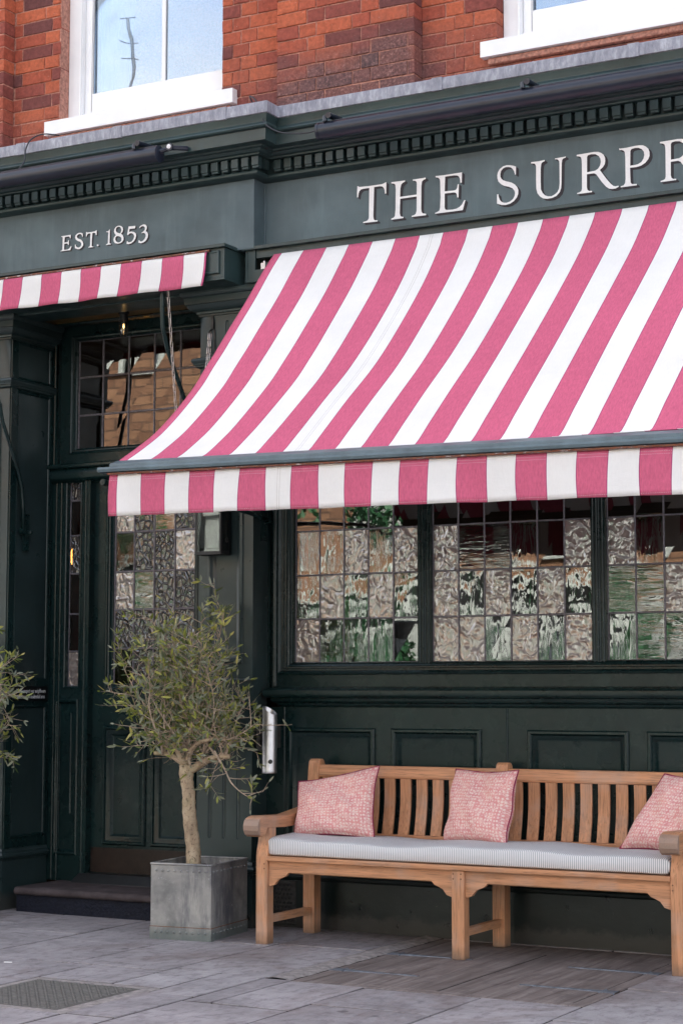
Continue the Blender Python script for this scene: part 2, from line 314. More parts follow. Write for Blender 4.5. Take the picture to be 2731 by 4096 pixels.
SIGN=[[[[0.374,4.086],[0.381,4.083],[0.384,4.079],[0.448,4.076],[0.527,4.076],[0.542,4.08],[0.547,4.083],[0.554,4.083],[0.552,4.02],[0.545,4.02],[0.543,4.04],[0.537,4.054],[0.527,4.063],[0.512,4.066],[0.478,4.066],[0.476,4.009],[0.473,3.902],[0.476,3.884],[0.483,3.879],[0.499,3.877],[0.499,3.87],[0.41,3.872],[0.41,3.878],[0.426,3.88],[0.438,3.884],[0.445,3.896],[0.448,4.065],[0.411,4.065],[0.396,4.063],[0.386,4.054],[0.381,4.042],[0.378,4.021],[0.372,4.021],[0.372,4.054]]],[[[0.584,4.079],[0.645,4.078],[0.667,4.078],[0.668,4.072],[0.652,4.065],[0.645,4.058],[0.639,4.036],[0.637,3.99],[0.738,3.99],[0.739,4.05],[0.737,4.061],[0.729,4.067],[0.715,4.07],[0.715,4.076],[0.77,4.076],[0.792,4.077],[0.793,4.069],[0.78,4.066],[0.77,4.057],[0.767,4.033],[0.765,3.909],[0.767,3.891],[0.773,3.881],[0.794,3.876],[0.794,3.868],[0.708,3.869],[0.708,3.875],[0.721,3.877],[0.732,3.883],[0.737,3.899],[0.738,3.979],[0.638,3.979],[0.635,3.899],[0.639,3.883],[0.646,3.878],[0.658,3.876],[0.657,3.869],[0.583,3.869],[0.583,3.875],[0.598,3.879],[0.605,3.887],[0.609,3.92],[0.611,4.036],[0.609,4.058],[0.606,4.065],[0.598,4.069],[0.584,4.072]]],[[[0.852,4.077],[0.895,4.075],[1.009,4.076],[1.007,4.02],[0.999,4.02],[0.997,4.041],[0.991,4.055],[0.982,4.062],[0.961,4.066],[0.909,4.066],[0.906,3.985],[0.96,3.983],[0.972,3.985],[0.979,3.993],[0.984,4.015],[0.99,4.013],[0.987,3.941],[0.98,3.942],[0.978,3.958],[0.972,3.968],[0.96,3.972],[0.906,3.973],[0.905,3.9],[0.908,3.887],[0.915,3.882],[0.95,3.879],[0.974,3.881],[0.993,3.888],[1.007,3.9],[1.021,3.922],[1.028,3.921],[1.012,3.868],[0.848,3.869],[0.848,3.874],[0.865,3.879],[0.874,3.884],[0.878,3.899],[0.881,3.956],[0.879,4.044],[0.876,4.058],[0.866,4.066],[0.852,4.07]]],[[[1.322,4.064],[1.321,4.021],[1.316,4.021],[1.311,4.04],[1.302,4.055],[1.292,4.064],[1.279,4.068],[1.262,4.069],[1.248,4.064],[1.236,4.052],[1.232,4.036],[1.232,4.022],[1.237,4.011],[1.247,4.001],[1.265,3.992],[1.294,3.982],[1.314,3.969],[1.327,3.954],[1.334,3.936],[1.333,3.915],[1.325,3.896],[1.308,3.879],[1.286,3.868],[1.261,3.864],[1.239,3.867],[1.211,3.878],[1.212,3.928],[1.22,3.928],[1.222,3.913],[1.228,3.896],[1.237,3.885],[1.25,3.878],[1.266,3.876],[1.286,3.88],[1.303,3.891],[1.312,3.906],[1.315,3.921],[1.312,3.935],[1.301,3.949],[1.283,3.959],[1.254,3.969],[1.236,3.98],[1.221,3.996],[1.215,4.014],[1.214,4.031],[1.218,4.048],[1.229,4.064],[1.248,4.076],[1.268,4.079],[1.288,4.076],[1.306,4.071]]],[[[1.408,4.076],[1.451,4.075],[1.484,4.077],[1.485,4.071],[1.471,4.066],[1.465,4.058],[1.462,4.035],[1.461,3.967],[1.462,3.922],[1.471,3.902],[1.485,3.887],[1.501,3.88],[1.521,3.878],[1.539,3.885],[1.553,3.895],[1.563,3.912],[1.567,3.939],[1.567,4.041],[1.566,4.058],[1.56,4.067],[1.553,4.071],[1.542,4.072],[1.542,4.077],[1.577,4.078],[1.603,4.079],[1.603,4.074],[1.589,4.07],[1.583,4.064],[1.58,4.046],[1.577,3.937],[1.575,3.914],[1.567,3.893],[1.549,3.876],[1.524,3.868],[1.496,3.867],[1.474,3.872],[1.456,3.885],[1.442,3.904],[1.436,3.929],[1.435,3.974],[1.436,4.049],[1.432,4.06],[1.426,4.066],[1.408,4.069]]],[[[1.663,4.079],[1.707,4.08],[1.758,4.081],[1.782,4.078],[1.798,4.07],[1.811,4.058],[1.818,4.042],[1.819,4.027],[1.816,4.008],[1.806,3.994],[1.789,3.981],[1.823,3.931],[1.846,3.902],[1.861,3.888],[1.871,3.884],[1.889,3.885],[1.89,3.879],[1.873,3.872],[1.853,3.872],[1.838,3.876],[1.822,3.888],[1.799,3.916],[1.78,3.945],[1.769,3.961],[1.757,3.968],[1.741,3.968],[1.718,3.968],[1.717,3.9],[1.72,3.886],[1.729,3.878],[1.745,3.877],[1.745,3.87],[1.663,3.87],[1.663,3.876],[1.677,3.879],[1.686,3.883],[1.69,3.896],[1.691,4.025],[1.69,4.049],[1.687,4.062],[1.679,4.068],[1.663,4.072]],[[1.72,4.06],[1.725,4.068],[1.743,4.071],[1.766,4.068],[1.784,4.056],[1.793,4.04],[1.795,4.022],[1.79,4.004],[1.779,3.989],[1.763,3.981],[1.745,3.98],[1.719,3.979]]],[[[1.896,4.081],[1.901,4.078],[1.934,4.078],[1.98,4.081],[2.003,4.081],[2.023,4.078],[2.038,4.069],[2.051,4.056],[2.057,4.038],[2.057,4.019],[2.05,4.002],[2.034,3.985],[2.011,3.973],[1.986,3.969],[1.952,3.97],[1.953,3.914],[1.954,3.893],[1.96,3.884],[1.987,3.881],[1.987,3.874],[1.901,3.874],[1.901,3.88],[1.916,3.883],[1.924,3.893],[1.927,3.917],[1.927,4.03],[1.925,4.057],[1.918,4.065],[1.909,4.07],[1.896,4.071]],[[1.955,4.058],[1.961,4.067],[1.98,4.07],[1.999,4.068],[2.016,4.059],[2.027,4.044],[2.029,4.027],[2.025,4.009],[2.013,3.992],[1.994,3.983],[1.975,3.981],[1.953,3.981]]],[[[2.113,4.082],[2.157,4.083],[2.208,4.084],[2.232,4.081],[2.248,4.073],[2.261,4.061],[2.268,4.045],[2.269,4.03],[2.266,4.011],[2.256,3.997],[2.239,3.984],[2.273,3.934],[2.296,3.905],[2.311,3.891],[2.321,3.887],[2.339,3.888],[2.34,3.882],[2.323,3.875],[2.303,3.875],[2.288,3.879],[2.272,3.891],[2.249,3.919],[2.23,3.948],[2.219,3.964],[2.207,3.971],[2.191,3.971],[2.168,3.971],[2.167,3.903],[2.17,3.889],[2.179,3.881],[2.195,3.88],[2.195,3.873],[2.113,3.873],[2.113,3.879],[2.127,3.882],[2.136,3.886],[2.14,3.899],[2.141,4.028],[2.14,4.052],[2.137,4.065],[2.129,4.071],[2.113,4.075]],[[2.17,4.063],[2.175,4.071],[2.193,4.074],[2.216,4.071],[2.234,4.059],[2.243,4.043],[2.245,4.025],[2.24,4.007],[2.229,3.992],[2.213,3.984],[2.195,3.983],[2.169,3.982]]]]
EST=[[[[-1.564,4.008],[-1.494,4.009],[-1.494,3.987],[-1.499,3.988],[-1.502,3.996],[-1.509,4.0],[-1.538,4.0],[-1.541,3.967],[-1.519,3.967],[-1.514,3.97],[-1.512,3.979],[-1.507,3.977],[-1.507,3.949],[-1.513,3.95],[-1.516,3.956],[-1.521,3.959],[-1.541,3.959],[-1.542,3.925],[-1.537,3.922],[-1.518,3.922],[-1.505,3.926],[-1.491,3.94],[-1.487,3.937],[-1.496,3.916],[-1.568,3.916],[-1.567,3.92],[-1.559,3.921],[-1.555,3.927],[-1.553,3.997],[-1.556,4.002],[-1.564,4.004]]],[[[-1.406,4.005],[-1.405,3.986],[-1.409,3.987],[-1.414,3.998],[-1.422,4.004],[-1.433,4.006],[-1.444,4.001],[-1.449,3.993],[-1.446,3.985],[-1.437,3.978],[-1.417,3.969],[-1.406,3.957],[-1.401,3.944],[-1.403,3.931],[-1.414,3.92],[-1.429,3.913],[-1.443,3.915],[-1.462,3.923],[-1.462,3.945],[-1.457,3.945],[-1.454,3.934],[-1.445,3.927],[-1.434,3.924],[-1.423,3.928],[-1.416,3.937],[-1.417,3.949],[-1.425,3.958],[-1.444,3.965],[-1.457,3.976],[-1.462,3.988],[-1.46,4.0],[-1.449,4.009],[-1.436,4.013],[-1.42,4.012]]],[[[-1.382,4.012],[-1.376,4.011],[-1.374,4.008],[-1.343,4.007],[-1.318,4.009],[-1.312,4.011],[-1.309,4.014],[-1.304,4.013],[-1.305,3.985],[-1.311,3.985],[-1.313,3.995],[-1.32,3.999],[-1.335,4.001],[-1.339,3.957],[-1.34,3.924],[-1.337,3.919],[-1.327,3.918],[-1.327,3.914],[-1.364,3.915],[-1.364,3.919],[-1.356,3.921],[-1.352,3.927],[-1.351,3.958],[-1.35,4.0],[-1.367,4.0],[-1.374,3.995],[-1.378,3.984],[-1.382,3.984]]],[[[-1.289,3.921],[-1.291,3.924],[-1.294,3.927],[-1.299,3.927],[-1.302,3.926],[-1.303,3.922],[-1.302,3.919],[-1.298,3.916],[-1.294,3.916],[-1.291,3.917]]],[[[-1.235,3.998],[-1.224,3.997],[-1.216,4.002],[-1.215,4.006],[-1.209,4.006],[-1.211,3.924],[-1.207,3.921],[-1.201,3.921],[-1.201,3.916],[-1.236,3.916],[-1.236,3.92],[-1.227,3.922],[-1.223,3.927],[-1.221,3.988],[-1.226,3.992],[-1.235,3.993]]],[[[-1.141,4.021],[-1.127,4.016],[-1.118,4.007],[-1.115,3.995],[-1.118,3.983],[-1.13,3.971],[-1.117,3.961],[-1.111,3.947],[-1.111,3.933],[-1.12,3.921],[-1.134,3.915],[-1.153,3.914],[-1.171,3.919],[-1.181,3.93],[-1.183,3.943],[-1.179,3.956],[-1.166,3.967],[-1.176,3.979],[-1.18,3.99],[-1.177,4.004],[-1.168,4.016],[-1.155,4.021]],[[-1.146,4.015],[-1.136,4.011],[-1.13,4.003],[-1.127,3.991],[-1.131,3.979],[-1.137,3.974],[-1.15,3.978],[-1.161,3.984],[-1.167,3.994],[-1.166,4.007],[-1.157,4.014]],[[-1.159,3.961],[-1.146,3.958],[-1.132,3.952],[-1.126,3.942],[-1.127,3.929],[-1.136,3.922],[-1.149,3.921],[-1.162,3.928],[-1.17,3.94],[-1.169,3.953]]],[[[-1.076,4.008],[-1.027,4.006],[-1.031,3.991],[-1.069,3.992],[-1.072,3.975],[-1.053,3.975],[-1.037,3.97],[-1.026,3.961],[-1.021,3.948],[-1.026,3.93],[-1.037,3.915],[-1.056,3.905],[-1.076,3.902],[-1.089,3.906],[-1.086,3.922],[-1.082,3.921],[-1.079,3.915],[-1.069,3.912],[-1.054,3.915],[-1.042,3.927],[-1.036,3.94],[-1.037,3.951],[-1.044,3.96],[-1.057,3.966],[-1.068,3.965],[-1.08,3.957],[-1.086,3.961]]],[[[-1.001,3.994],[-0.989,4.003],[-0.972,4.008],[-0.957,4.004],[-0.948,3.994],[-0.947,3.982],[-0.955,3.965],[-0.944,3.958],[-0.938,3.945],[-0.939,3.929],[-0.95,3.912],[-0.967,3.901],[-0.988,3.897],[-1.006,3.903],[-1.003,3.918],[-0.998,3.917],[-0.995,3.911],[-0.986,3.907],[-0.973,3.911],[-0.961,3.922],[-0.954,3.936],[-0.957,3.948],[-0.964,3.955],[-0.974,3.957],[-0.983,3.956],[-0.985,3.959],[-0.97,3.966],[-0.961,3.976],[-0.961,3.988],[-0.968,3.995],[-0.979,3.998],[-0.989,3.996],[-0.997,3.988]]]]
# ============================================================ THE PUB
pub=empty('public_house',(0,0,0),label='dark green Victorian pub with red brick upper floor and leaded ground-floor windows',cat='pub')
GR=M['green']
XL,XR=-4.2,4.0           # extent of the shopfront
# ---- brick upper floor: every brick modelled, Flemish bond
b=MB(); H=.0815; JT=.0075
def brick_face(x0,x1,y,z0,z1,holes,seed,phase=0.0,q=None):
    """courses of bricks on the plane y, front face towards -y"""
    rr=random.Random(seed); n=int((z1-z0)/H)+1
    for k in range(n):
        za=z0+k*H; zb=min(za+H-JT,z1+.05); x=x0-((k%2)*.17)-phase; s=k%2
        while x<x1:
            L=(.225,.107)[s%2]; s+=1; a,c=max(x,x0),min(x+L,x1); x+=L+JT
            segs=[(a,c)]
            for h in holes:
                if h[2]<(za+zb)/2<h[3]:
                    new=[]
                    for p,r in segs:
                        if r<=h[0] or p>=h[1]: new.append((p,r))
                        else:
                            if p<h[0]: new.append((p,h[0]))
                            if r>h[1]: new.append((h[1],r))
                    segs=new
            for p,r in segs:
                if r-p<.02: continue
                d=rr.uniform(-.003,.002); e=.0035; j=[rr.uniform(-.0022,.0022) for _ in range(8)]
                dep=.1
                f=[(p+j[0],y+d,za+j[1]),(r+j[2],y+d,za+j[3]),(r+j[4],y+d,zb+j[5]),(p+j[6],y+d,zb+j[7])]
                fi=[(f[0][0]+e,y+d-.0028,f[0][2]+e),(f[1][0]-e,y+d-.0028,f[1][2]+e),(f[2][0]-e,y+d-.0028,f[2][2]-e),(f[3][0]+e,y+d-.0028,f[3][2]-e)]
                bk=[(q_[0],y+dep,q_[2]) for q_ in f]
                b.grid([fi,f,bk],0,True); b.face(fi,0)
ZB=4.46; ZT=6.75
hole1=(-1.826,-.628,4.80,9); hole2=(1.137,2.335,4.80,9)
brick_face(-4.2,6.0,0.0,ZB,ZT,[hole1,hole2,(-.194,.686,0,9),(-9,-2.19,0,9)],3)
brick_face(-.194,.686,-.1,ZB,ZT,[],5,.03)
brick_face(-4.2,-2.19,-.1,ZB,ZT,[],6,.11)
b.build('brick_wall',M['brick'],pub)
b=MB()
for x0,x1,y in ((-4.25,-2.193,-.0965),(-2.193,-1.822,.0035),(-.632,-.191,.0035),(-.191,.683,-.0965),(.683,1.133,.0035),(2.339,6,.0035)):
    b.box(x0+.002,x1-.002,y,.6,4.2,ZT)
b.box(-1.83,-.62,.3,.6,4.2,ZT); b.box(1.13,2.34,.3,.6,4.2,ZT)
b.box(-1.82,-.634,.008,.3,4.2,4.80); b.box(1.135,2.337,.008,.3,4.2,4.80)
b.build('mortar_backing',M['mortar'],pub)
# upper storeys and body of the building (above and behind what the photo shows)
b=MB(); b.box(-4.2,6,.02,6,ZT+.0,9.6); b.box(-4.3,6.1,-.05,6.05,9.6,9.75); b.box(-4.2,6,.62,6,3.9,ZT); b.box(6,9,.02,6,0,9.6); b.box(-9,-4.2,.02,6,0,9.6)
b.build('upper_storey',m_simple('distant_brick',(.35,.13,.075),.9,0,.2,9,.3,.3),pub)
# ---- sash windows
def sash(x):
    o=empty('sash_window',(x,0,0)); o.parent=pub
    b=MB()
    # box frame, sash stiles, glazing bars
    b.box(-1.822,-1.718,.085,.20,4.83,6.8); b.box(-.56,-.44,.085,.20,4.83,6.8)
    b.box(-1.738,-1.722,.075,.085,4.83,6.8)
    b.box(-1.717,-1.663,.115,.16,4.90,6.8); b.box(-.62,-.561,.115,.16,4.90,6.8)
    b.box(-1.663,-.62,.115,.16,4.90,5.022)
    b.box(-1.718,-.56,.10,.20,4.83,4.899)
    for bx in (-1.149,-.90): 
        if bx==-1.149: b.box(bx,bx+.028,.125,.155,5.022,6.8)
    f=b.build('frame',M['white'],o,bevel=.004)
    b=MB(); b.box(-1.90,-.523,-.055,.1,4.742,4.829); b.hexa([(-1.82,.0,4.8291),(-.63,.0,4.8291),(-.63,.12,4.8291),(-1.82,.12,4.8291),(-1.82,.0,4.83),(-.63,.0,4.83),(-.63,.12,4.85),(-1.82,.12,4.85)])
    b.build('sill',M['white'],o,bevel=.006)
    b=MB(); b.box(-1.87,-.56,-.03,.04,4.705,4.7415); b.build('sill_bed',M['mortar'],o,bevel=.01)
    b=MB(); b.box(-1.663,-1.149,.137,.14,5.022,6.8); b.box(-1.121,-.62,.137,.14,5.022,6.8)
    b.build('pane',M['skyglass'],o)
    return o
M['skyglass']=m_glass('window_glass','clear',.13,(.8,.82,.84))
w1=sash(0); w2=copy_tree(w1,pub); w2.location=(2.963,0,0)
for i,(cx,nm) in enumerate(((0,'left'),(2.963,'right'))):
    b=MB(); rows=[]
    for k in range(15):
        z=4.95+k*.13; wd=.17+.0*k+max(0,(z-5.0))*.10
        rows.append([(cx-1.70+wd*t/24+.01,.24+.022*math.sin(t*1.9+.2*k)+.03*(t/24),z) for t in range(25)])
    b.grid(rows); o=b.build('net_curtain',M['curt'],None,smooth=True,solid=.002)
    tag(o,('white net curtain at the left edge of the left upper sash window' if i==0 else 'white net curtain inside the right upper sash window, mostly cut off by the photo edge'),'curtain',group='net curtains behind the upper windows')
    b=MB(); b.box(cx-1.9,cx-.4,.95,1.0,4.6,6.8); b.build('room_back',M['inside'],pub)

# ---- entablature: cornice, lead, dentils, fascia
path=[(XL,-.30,0,-1),(-.223,-.30,1,-1),(-.223,-.18,1,-1),(XR,-.18,0,-1)]
cor=[(0,4.178),(.012,4.180),(.022,4.184),(.040,4.188),(.050,4.196),(.052,4.206),(.047,4.214),(.030,4.216),(.030,4.219),(.024,4.220),(.024,4.290),(.070,4.290),(.078,4.293),(.080,4.300),(.092,4.302),(.100,4.308),(.108,4.318),(.124,4.322),(.128,4.330),(.172,4.332),(.180,4.334),(.184,4.397),(.192,4.399),(.202,4.404),(.206,4.411),(.203,4.418),(.194,4.424),(.188,4.434),(.189,4.448),(.197,4.466),(.200,4.478)]
b=MB(); sweep(b,path,cor); b.face([(XR,-.18,4.178)]+[(XR,-.18-p,z) for p,z in cor]+[(XR,-.0,4.478)]); b.build('cornice',M['faded'],pub,smooth='auto',angle=28)
b=MB(); lp=[(.199,4.476),(.207,4.479),(.209,4.512),(.207,4.538),(.200,4.545),(.10,4.560),(-.08,4.60)]
sweep(b,path,lp)
b.poly([[(XL,-.22),(-.303,-.22),(-.303,-.10),(XR,-.10),(XR,.1),(XL,.1)]],lambda a,c:(a,c,4.6005))
for sx,yy in ((-1.72,-.30),(-.31,-.30),(-1.02,-.30),(.96,-.18),(2.05,-.18),(3.1,-.18)):   # lapped joints
    b.box(sx-.030,sx+.030,yy-.213,yy-.18,4.474,4.545)
b.build('lead_flashing',M['lead'],pub,smooth='auto')
b=MB()                       # mortar fillet between lead and brick
b.prism([(-.14,4.60),(-.10,4.635),(-.09,4.60)],-.19,.68); b.prism([(-.04,4.60),(0,4.64),(.01,4.60)],.69,4); b.prism([(-.04,4.60),(0,4.64),(.01,4.60)],-2.18,-.2)
b.build('mortar_fillet',m_simple('pale_mortar',(.42,.24,.18),.95,0,.2,40,.3,.8,.01),pub)
db=MB(); db.box(-.0225,.0225,-.045,0,0,.052); db.box(-.0205,.0205,-.039,0,-.013,-.0002)
d0=db.build('dentil',M['faded'],pub,bevel=.002,loc=(-.178,-.324,4.234))
for k in range(1,31):
    c=d0.copy(); COL.objects.link(c); c.parent=pub; c.location=(-.178-.067*k,-.324,4.234)
for k in range(0,40):
    c=d0.copy(); COL.objects.link(c); c.parent=pub; c.location=(-.105+.067*k,-.204,4.234)
b=MB(); 
for k in range(31,58): x=-.178-.067*k; b.box(x-.0225,x+.0225,-.369,-.324,4.234,4.286)
for k in range(40,60): x=-.105+.067*k; b.box(x-.0225,x+.0225,-.249,-.204,4.234,4.286)
tag(b.build('dentil_run',M['faded'],pub),kind='stuff')
b=MB(); b.box(-.176,-.155,-.29,-.25,4.234,4.286); b.build('return_dentil',M['faded'],pub)
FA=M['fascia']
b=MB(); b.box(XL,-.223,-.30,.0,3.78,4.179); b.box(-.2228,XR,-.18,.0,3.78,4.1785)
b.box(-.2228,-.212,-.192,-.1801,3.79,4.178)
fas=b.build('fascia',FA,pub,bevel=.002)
# signwriting: raised a paint-film above the board, with block shade
def letters(name,glyphs,y,off,parent,n=6):
    for gi,g in enumerate(glyphs):
        b=MB(); b.poly(g,lambda a,c:(a,y,c)); b.build(name,M['cream'],parent,fix=False)
        b=MB()
        for k in range(1,n+1):
            t=k/n; b.poly([[(p+off[0]*t,q-off[1]*t) for p,q in l] for l in g],lambda a,c:(a,y+.0022*(.2+.8*t)*.9+gi*.00002,c))
        b.build(name+'_shade',M['shade'],parent,fix=False)
letters('letter',SIGN,-.1836,(.015,.0125),fas,8)
letters('date_letter',EST,-.3036,(.009,.007),fas,5)

# ---- awning boxes under the fascia
b=MB()
def abox(x0,x1,y0,y1,open_x0,lip=.0):
    b.box(x0-.012,x1,y0-.018,y1,3.774,3.7935)            # ledge
    b.box(x0,x1,y0+.001,y1,3.592,3.606)                  # floor
    b.box(x0,x0+.012,y0+.0015,y1,3.6062,3.7738)
abox(-.29,XR,-.28,0,0)
b.box(-.276,-.226,-.2785,-.262,3.6062,3.7738); b.box(-.226,XR,-.2785,-.262,3.6062,3.660)
b.box(-.225,XR,-.27,-.23,3.727,3.7738)       # black lip above the cloth
b.box(-.225,XR,-.10,-.08,3.6062,3.7738)
# left box: its end stands proud to the right
b.box(XL,-.330,-.438,-.17,3.774,3.7935); b.box(XL,-.342,-.419,-.17,3.592,3.606)
b.box(-.356,-.342,-.4185,-.17,3.6062,3.7738)
b.box(-.455,-.3562,-.4185,-.400,3.6062,3.7738); b.box(XL,-.455,-.4185,-.400,3.6062,3.625); b.box(XL,-.3562,-.20,-.17,3.6062,3.7738)
loft(b,-.52,-.372,3.627,3.757,[(0,0),(0,-.012),(.004,-.014),(.010,-.014),(.012,-.010)],FY(-.4187))
b.box(XL,-.29,-.1995,.0,3.58,3.7738)
b.build('awning_box',M['faded'],pub,bevel=.0015)

# ---- pilasters
def pilaster(x0,x1,yf,name,ret_to,panel=True):
    o=empty(name,(0,0,0)); o.parent=pub
    b=MB(); cx=(x0+x1)/2; F=FY(yf)
    holes=[]; outl=[]
    xs=[cx-.093,cx,cx+.093]
    # lower fluted panel
    for x in xs: outl.append(flute(b,x,.024,.48,1.10,F,.009))
    for x in xs: outl.append(flute(b,x,.024,3.215 if False else 3.23,3.42,F,.009))
    b.poly([[(x0,.335),(x1,.335),(x1,1.36),(x0,1.36)]]+outl[:3],lambda a,c:F(a,c,0))
    b.poly([[(x0,3.15),(x1,3.15),(x1,3.6),(x0,3.6)]]+outl[3:],lambda a,c:F(a,c,0))
    px0,px1,pz0,pz1=x0+.06,x1-.062,1.455,3.06
    cells(b,x0,x1,1.36,3.15,[(px0,px1,pz0,pz1)],F)
    loft(b,px0,px1,pz0,pz1,[(0,0),(.004,-.010),(.012,-.014),(.022,-.012),(.027,-.002),(.032,.006),(.040,.008),(.047,.016),(.054,.018),(.060,.018)],F)
    # sides and back
    b.face([(x1,yf,.0),(x1,ret_to,.0),(x1,ret_to,3.6),(x1,yf,3.6)]); b.face([(x0,yf,.0),(x0,.3,.0),(x0,.3,3.6),(x0,yf,3.6)])
    b.build('shaft',M['mid'],o,smooth='auto')
    cp=[(0,3.452),(.008,3.454),(.008,3.464),(.018,3.467),(.020,3.478),(.026,3.480),(.042,3.487),(.055,3.500),(.062,3.516),(.070,3.518),(.072,3.556),(.080,3.560),(.086,3.570),(.088,3.580),(.088,3.5915)]
    nk=[(0,3.150),(.010,3.152),(.020,3.158),(.022,3.168),(.030,3.170),(.032,3.178),(.037,3.184),(.040,3.194),(.037,3.204),(.026,3.210),(0,3.212)]
    mr=[(0,1.352),(.006,1.354),(.010,1.362),(.006,1.370),(0,1.372)]
    bs=[(0,.362),(.008,.360),(.014,.350),(.016,.338),(.026,.334),(.032,.324),(.032,.312),(.022,.304),(.020,.296),(.012,.290),(.012,.0)]
    pth=[(x0,.3,-1,0),(x0,yf,-1,-1),(x1,yf,1,-1),(x1,ret_to,1,0)]
    for nm,pr in (('capital',cp),('neck_moulding',nk),('rail_moulding',mr),('base',bs)):
        b=MB(); sweep(b,pth if nm!='rail_moulding' else [(x0,yf,0,-1),(x1,yf,0,-1)],pr); b.build(nm,M['mid'],o,smooth='auto',angle=25)
    return o
pilaster(-.662,-.301,-.16,'pilaster',.05)
p2=pilaster(-2.42,-2.045,-.16,'pilaster',.262)
pilaster(3.62,3.98,-.16,'pilaster',.05)
# the left pilaster's deep return: framed panels facing the doorway
b=MB(); F=FX(-2.041)
b.box(-2.0445,-2.033,-.155,-.100,.36,3.45); b.box(-2.0445,-2.033,.235,.262,.36,3.45)
b.box(-2.0445,-2.032,-.0999,.2349,1.215,1.365); b.box(-2.0445,-2.034,-.0999,.2349,.362,.42)
for z0,z1 in ((.42,1.215),(1.365,3.148),(3.213,3.45)):
    loft(b,-.0999,.2349,z0,z1,[(0,-.008),(.006,-.011),(.014,-.006),(.018,-.001)],F,cap=False)
b.build('return_panel',GR,p2,bevel=.001)

# ---- doorway: frame, sidelight, transom light, door, threshold
dr=empty('doorway_frame'); dr.parent=pub
b=MB(); F=FY(.27)
# left architrave
cells(b,-2.06,-1.745,.145,2.605,[(-1.931,-1.806,1.318,2.605),(-1.99,-1.811,.30,1.255)],F)
for x in (-2.052,-2.000,-1.962): b.tube([(x,.268,.147),(x,.268,2.604)],.0085,8)
b.tube([(-1.768,.262,.147),(-1.768,.262,2.604)],.013,10)
b.box(-1.756,-1.735,.256,.33,.147,2.604)
loft(b,-1.931,-1.806,1.318,2.63,[(0,0),(.0,-.006),(.006,-.008),(.012,-.004),(.014,.02),(.016,.035)],F,cap=False)
loft(b,-1.99,-1.811,.30,1.255,[(0,0),(.0,-.006),(.010,-.010),(.020,-.006),(.026,.006),(.032,.012)],F,cap=False)
ol=flute(b,-1.875,.022,.546,1.175,FY(.282),.008)
b.poly([[(-1.958,.332),(-1.843,.332),(-1.843,1.223),(-1.958,1.223)],ol],lambda a,c:(a,.282,c))
# right jamb (mostly behind the pilaster)
b.box(-.89,-.655,.26,.35,.145,2.604)
b.build('door_frame',GR,dr,smooth='auto',angle=30)
b=MB(); tr=[(.0,2.598),(.010,2.600),(.016,2.606),(.030,2.612),(.040,2.624),(.044,2.645),(.040,2.668),(.030,2.684),(.052,2.688),(.056,2.694),(.056,2.708),(.050,2.716),(.0,2.722)]
sweep(b,[(-2.075,.27,0,-1),(-.655,.27,0,-1)],tr); b.face([(-2.075,.27-p,z) for p,z in tr]); b.box(-2.04,-.66,.265,.34,2.60,2.72); b.build('transom_bar',GR,dr,smooth='auto',angle=25)
# transom window frame
tw=empty('transom_window'); tw.parent=pub
b=MB(); F=FY(.27)
cells(b,-2.06,-.655,2.722,3.66,[(-2.005,-.67,2.723,3.60)],F)
for x in (-2.052,-2.026): b.tube([(x,.268,2.723),(x,.268,3.6)],.009,8)
for z in (3.600,3.622,3.645): b.tube([(-2.02,.262,z),(-.66,.262,z)],.009,8)
F=FY(.30); cells(b,-2.005,-.67,2.722,3.602,[(-1.932,-.70,2.782,3.545)],F)
b.face([(-2.005,.27,2.72),(-2.005,.30,2.72),(-2.005,.30,3.6),(-2.005,.27,3.6)]); b.face([(-2.005,.27,3.602),(-2.005,.30,3.602),(-.67,.30,3.602),(-.67,.27,3.602)])
loft(b,-1.932,-.700,2.782,3.545,[(0,0),(.0,-.005),(.008,-.008),(.014,-.002),(.018,.004),(.026,.006),(.032,.016),(.038,.020),(.042,.040)],F,cap=False)
b.build('frame',GR,tw,smooth='auto',angle=30)
GM={}
for k,(kd,rf,ti) in dict(clear=('clear',.07,(.5,.45,.4)),ream=('ream',.12,(.4,.45,.4)),reamh=('reamh',.12,(.45,.52,.44)),hammer=('hammer',.14,None),crackle=('crackle',.06,None),dark=('ream',.0,(.3,.3,.28))).items():
    GM[k]=m_glass('leaded_'+k+'_glass',kd,rf,ti or (.5,.5,.5))
GK=['clear','ream','reamh','hammer','crackle','dark']; GL=[GM[k] for k in GK]
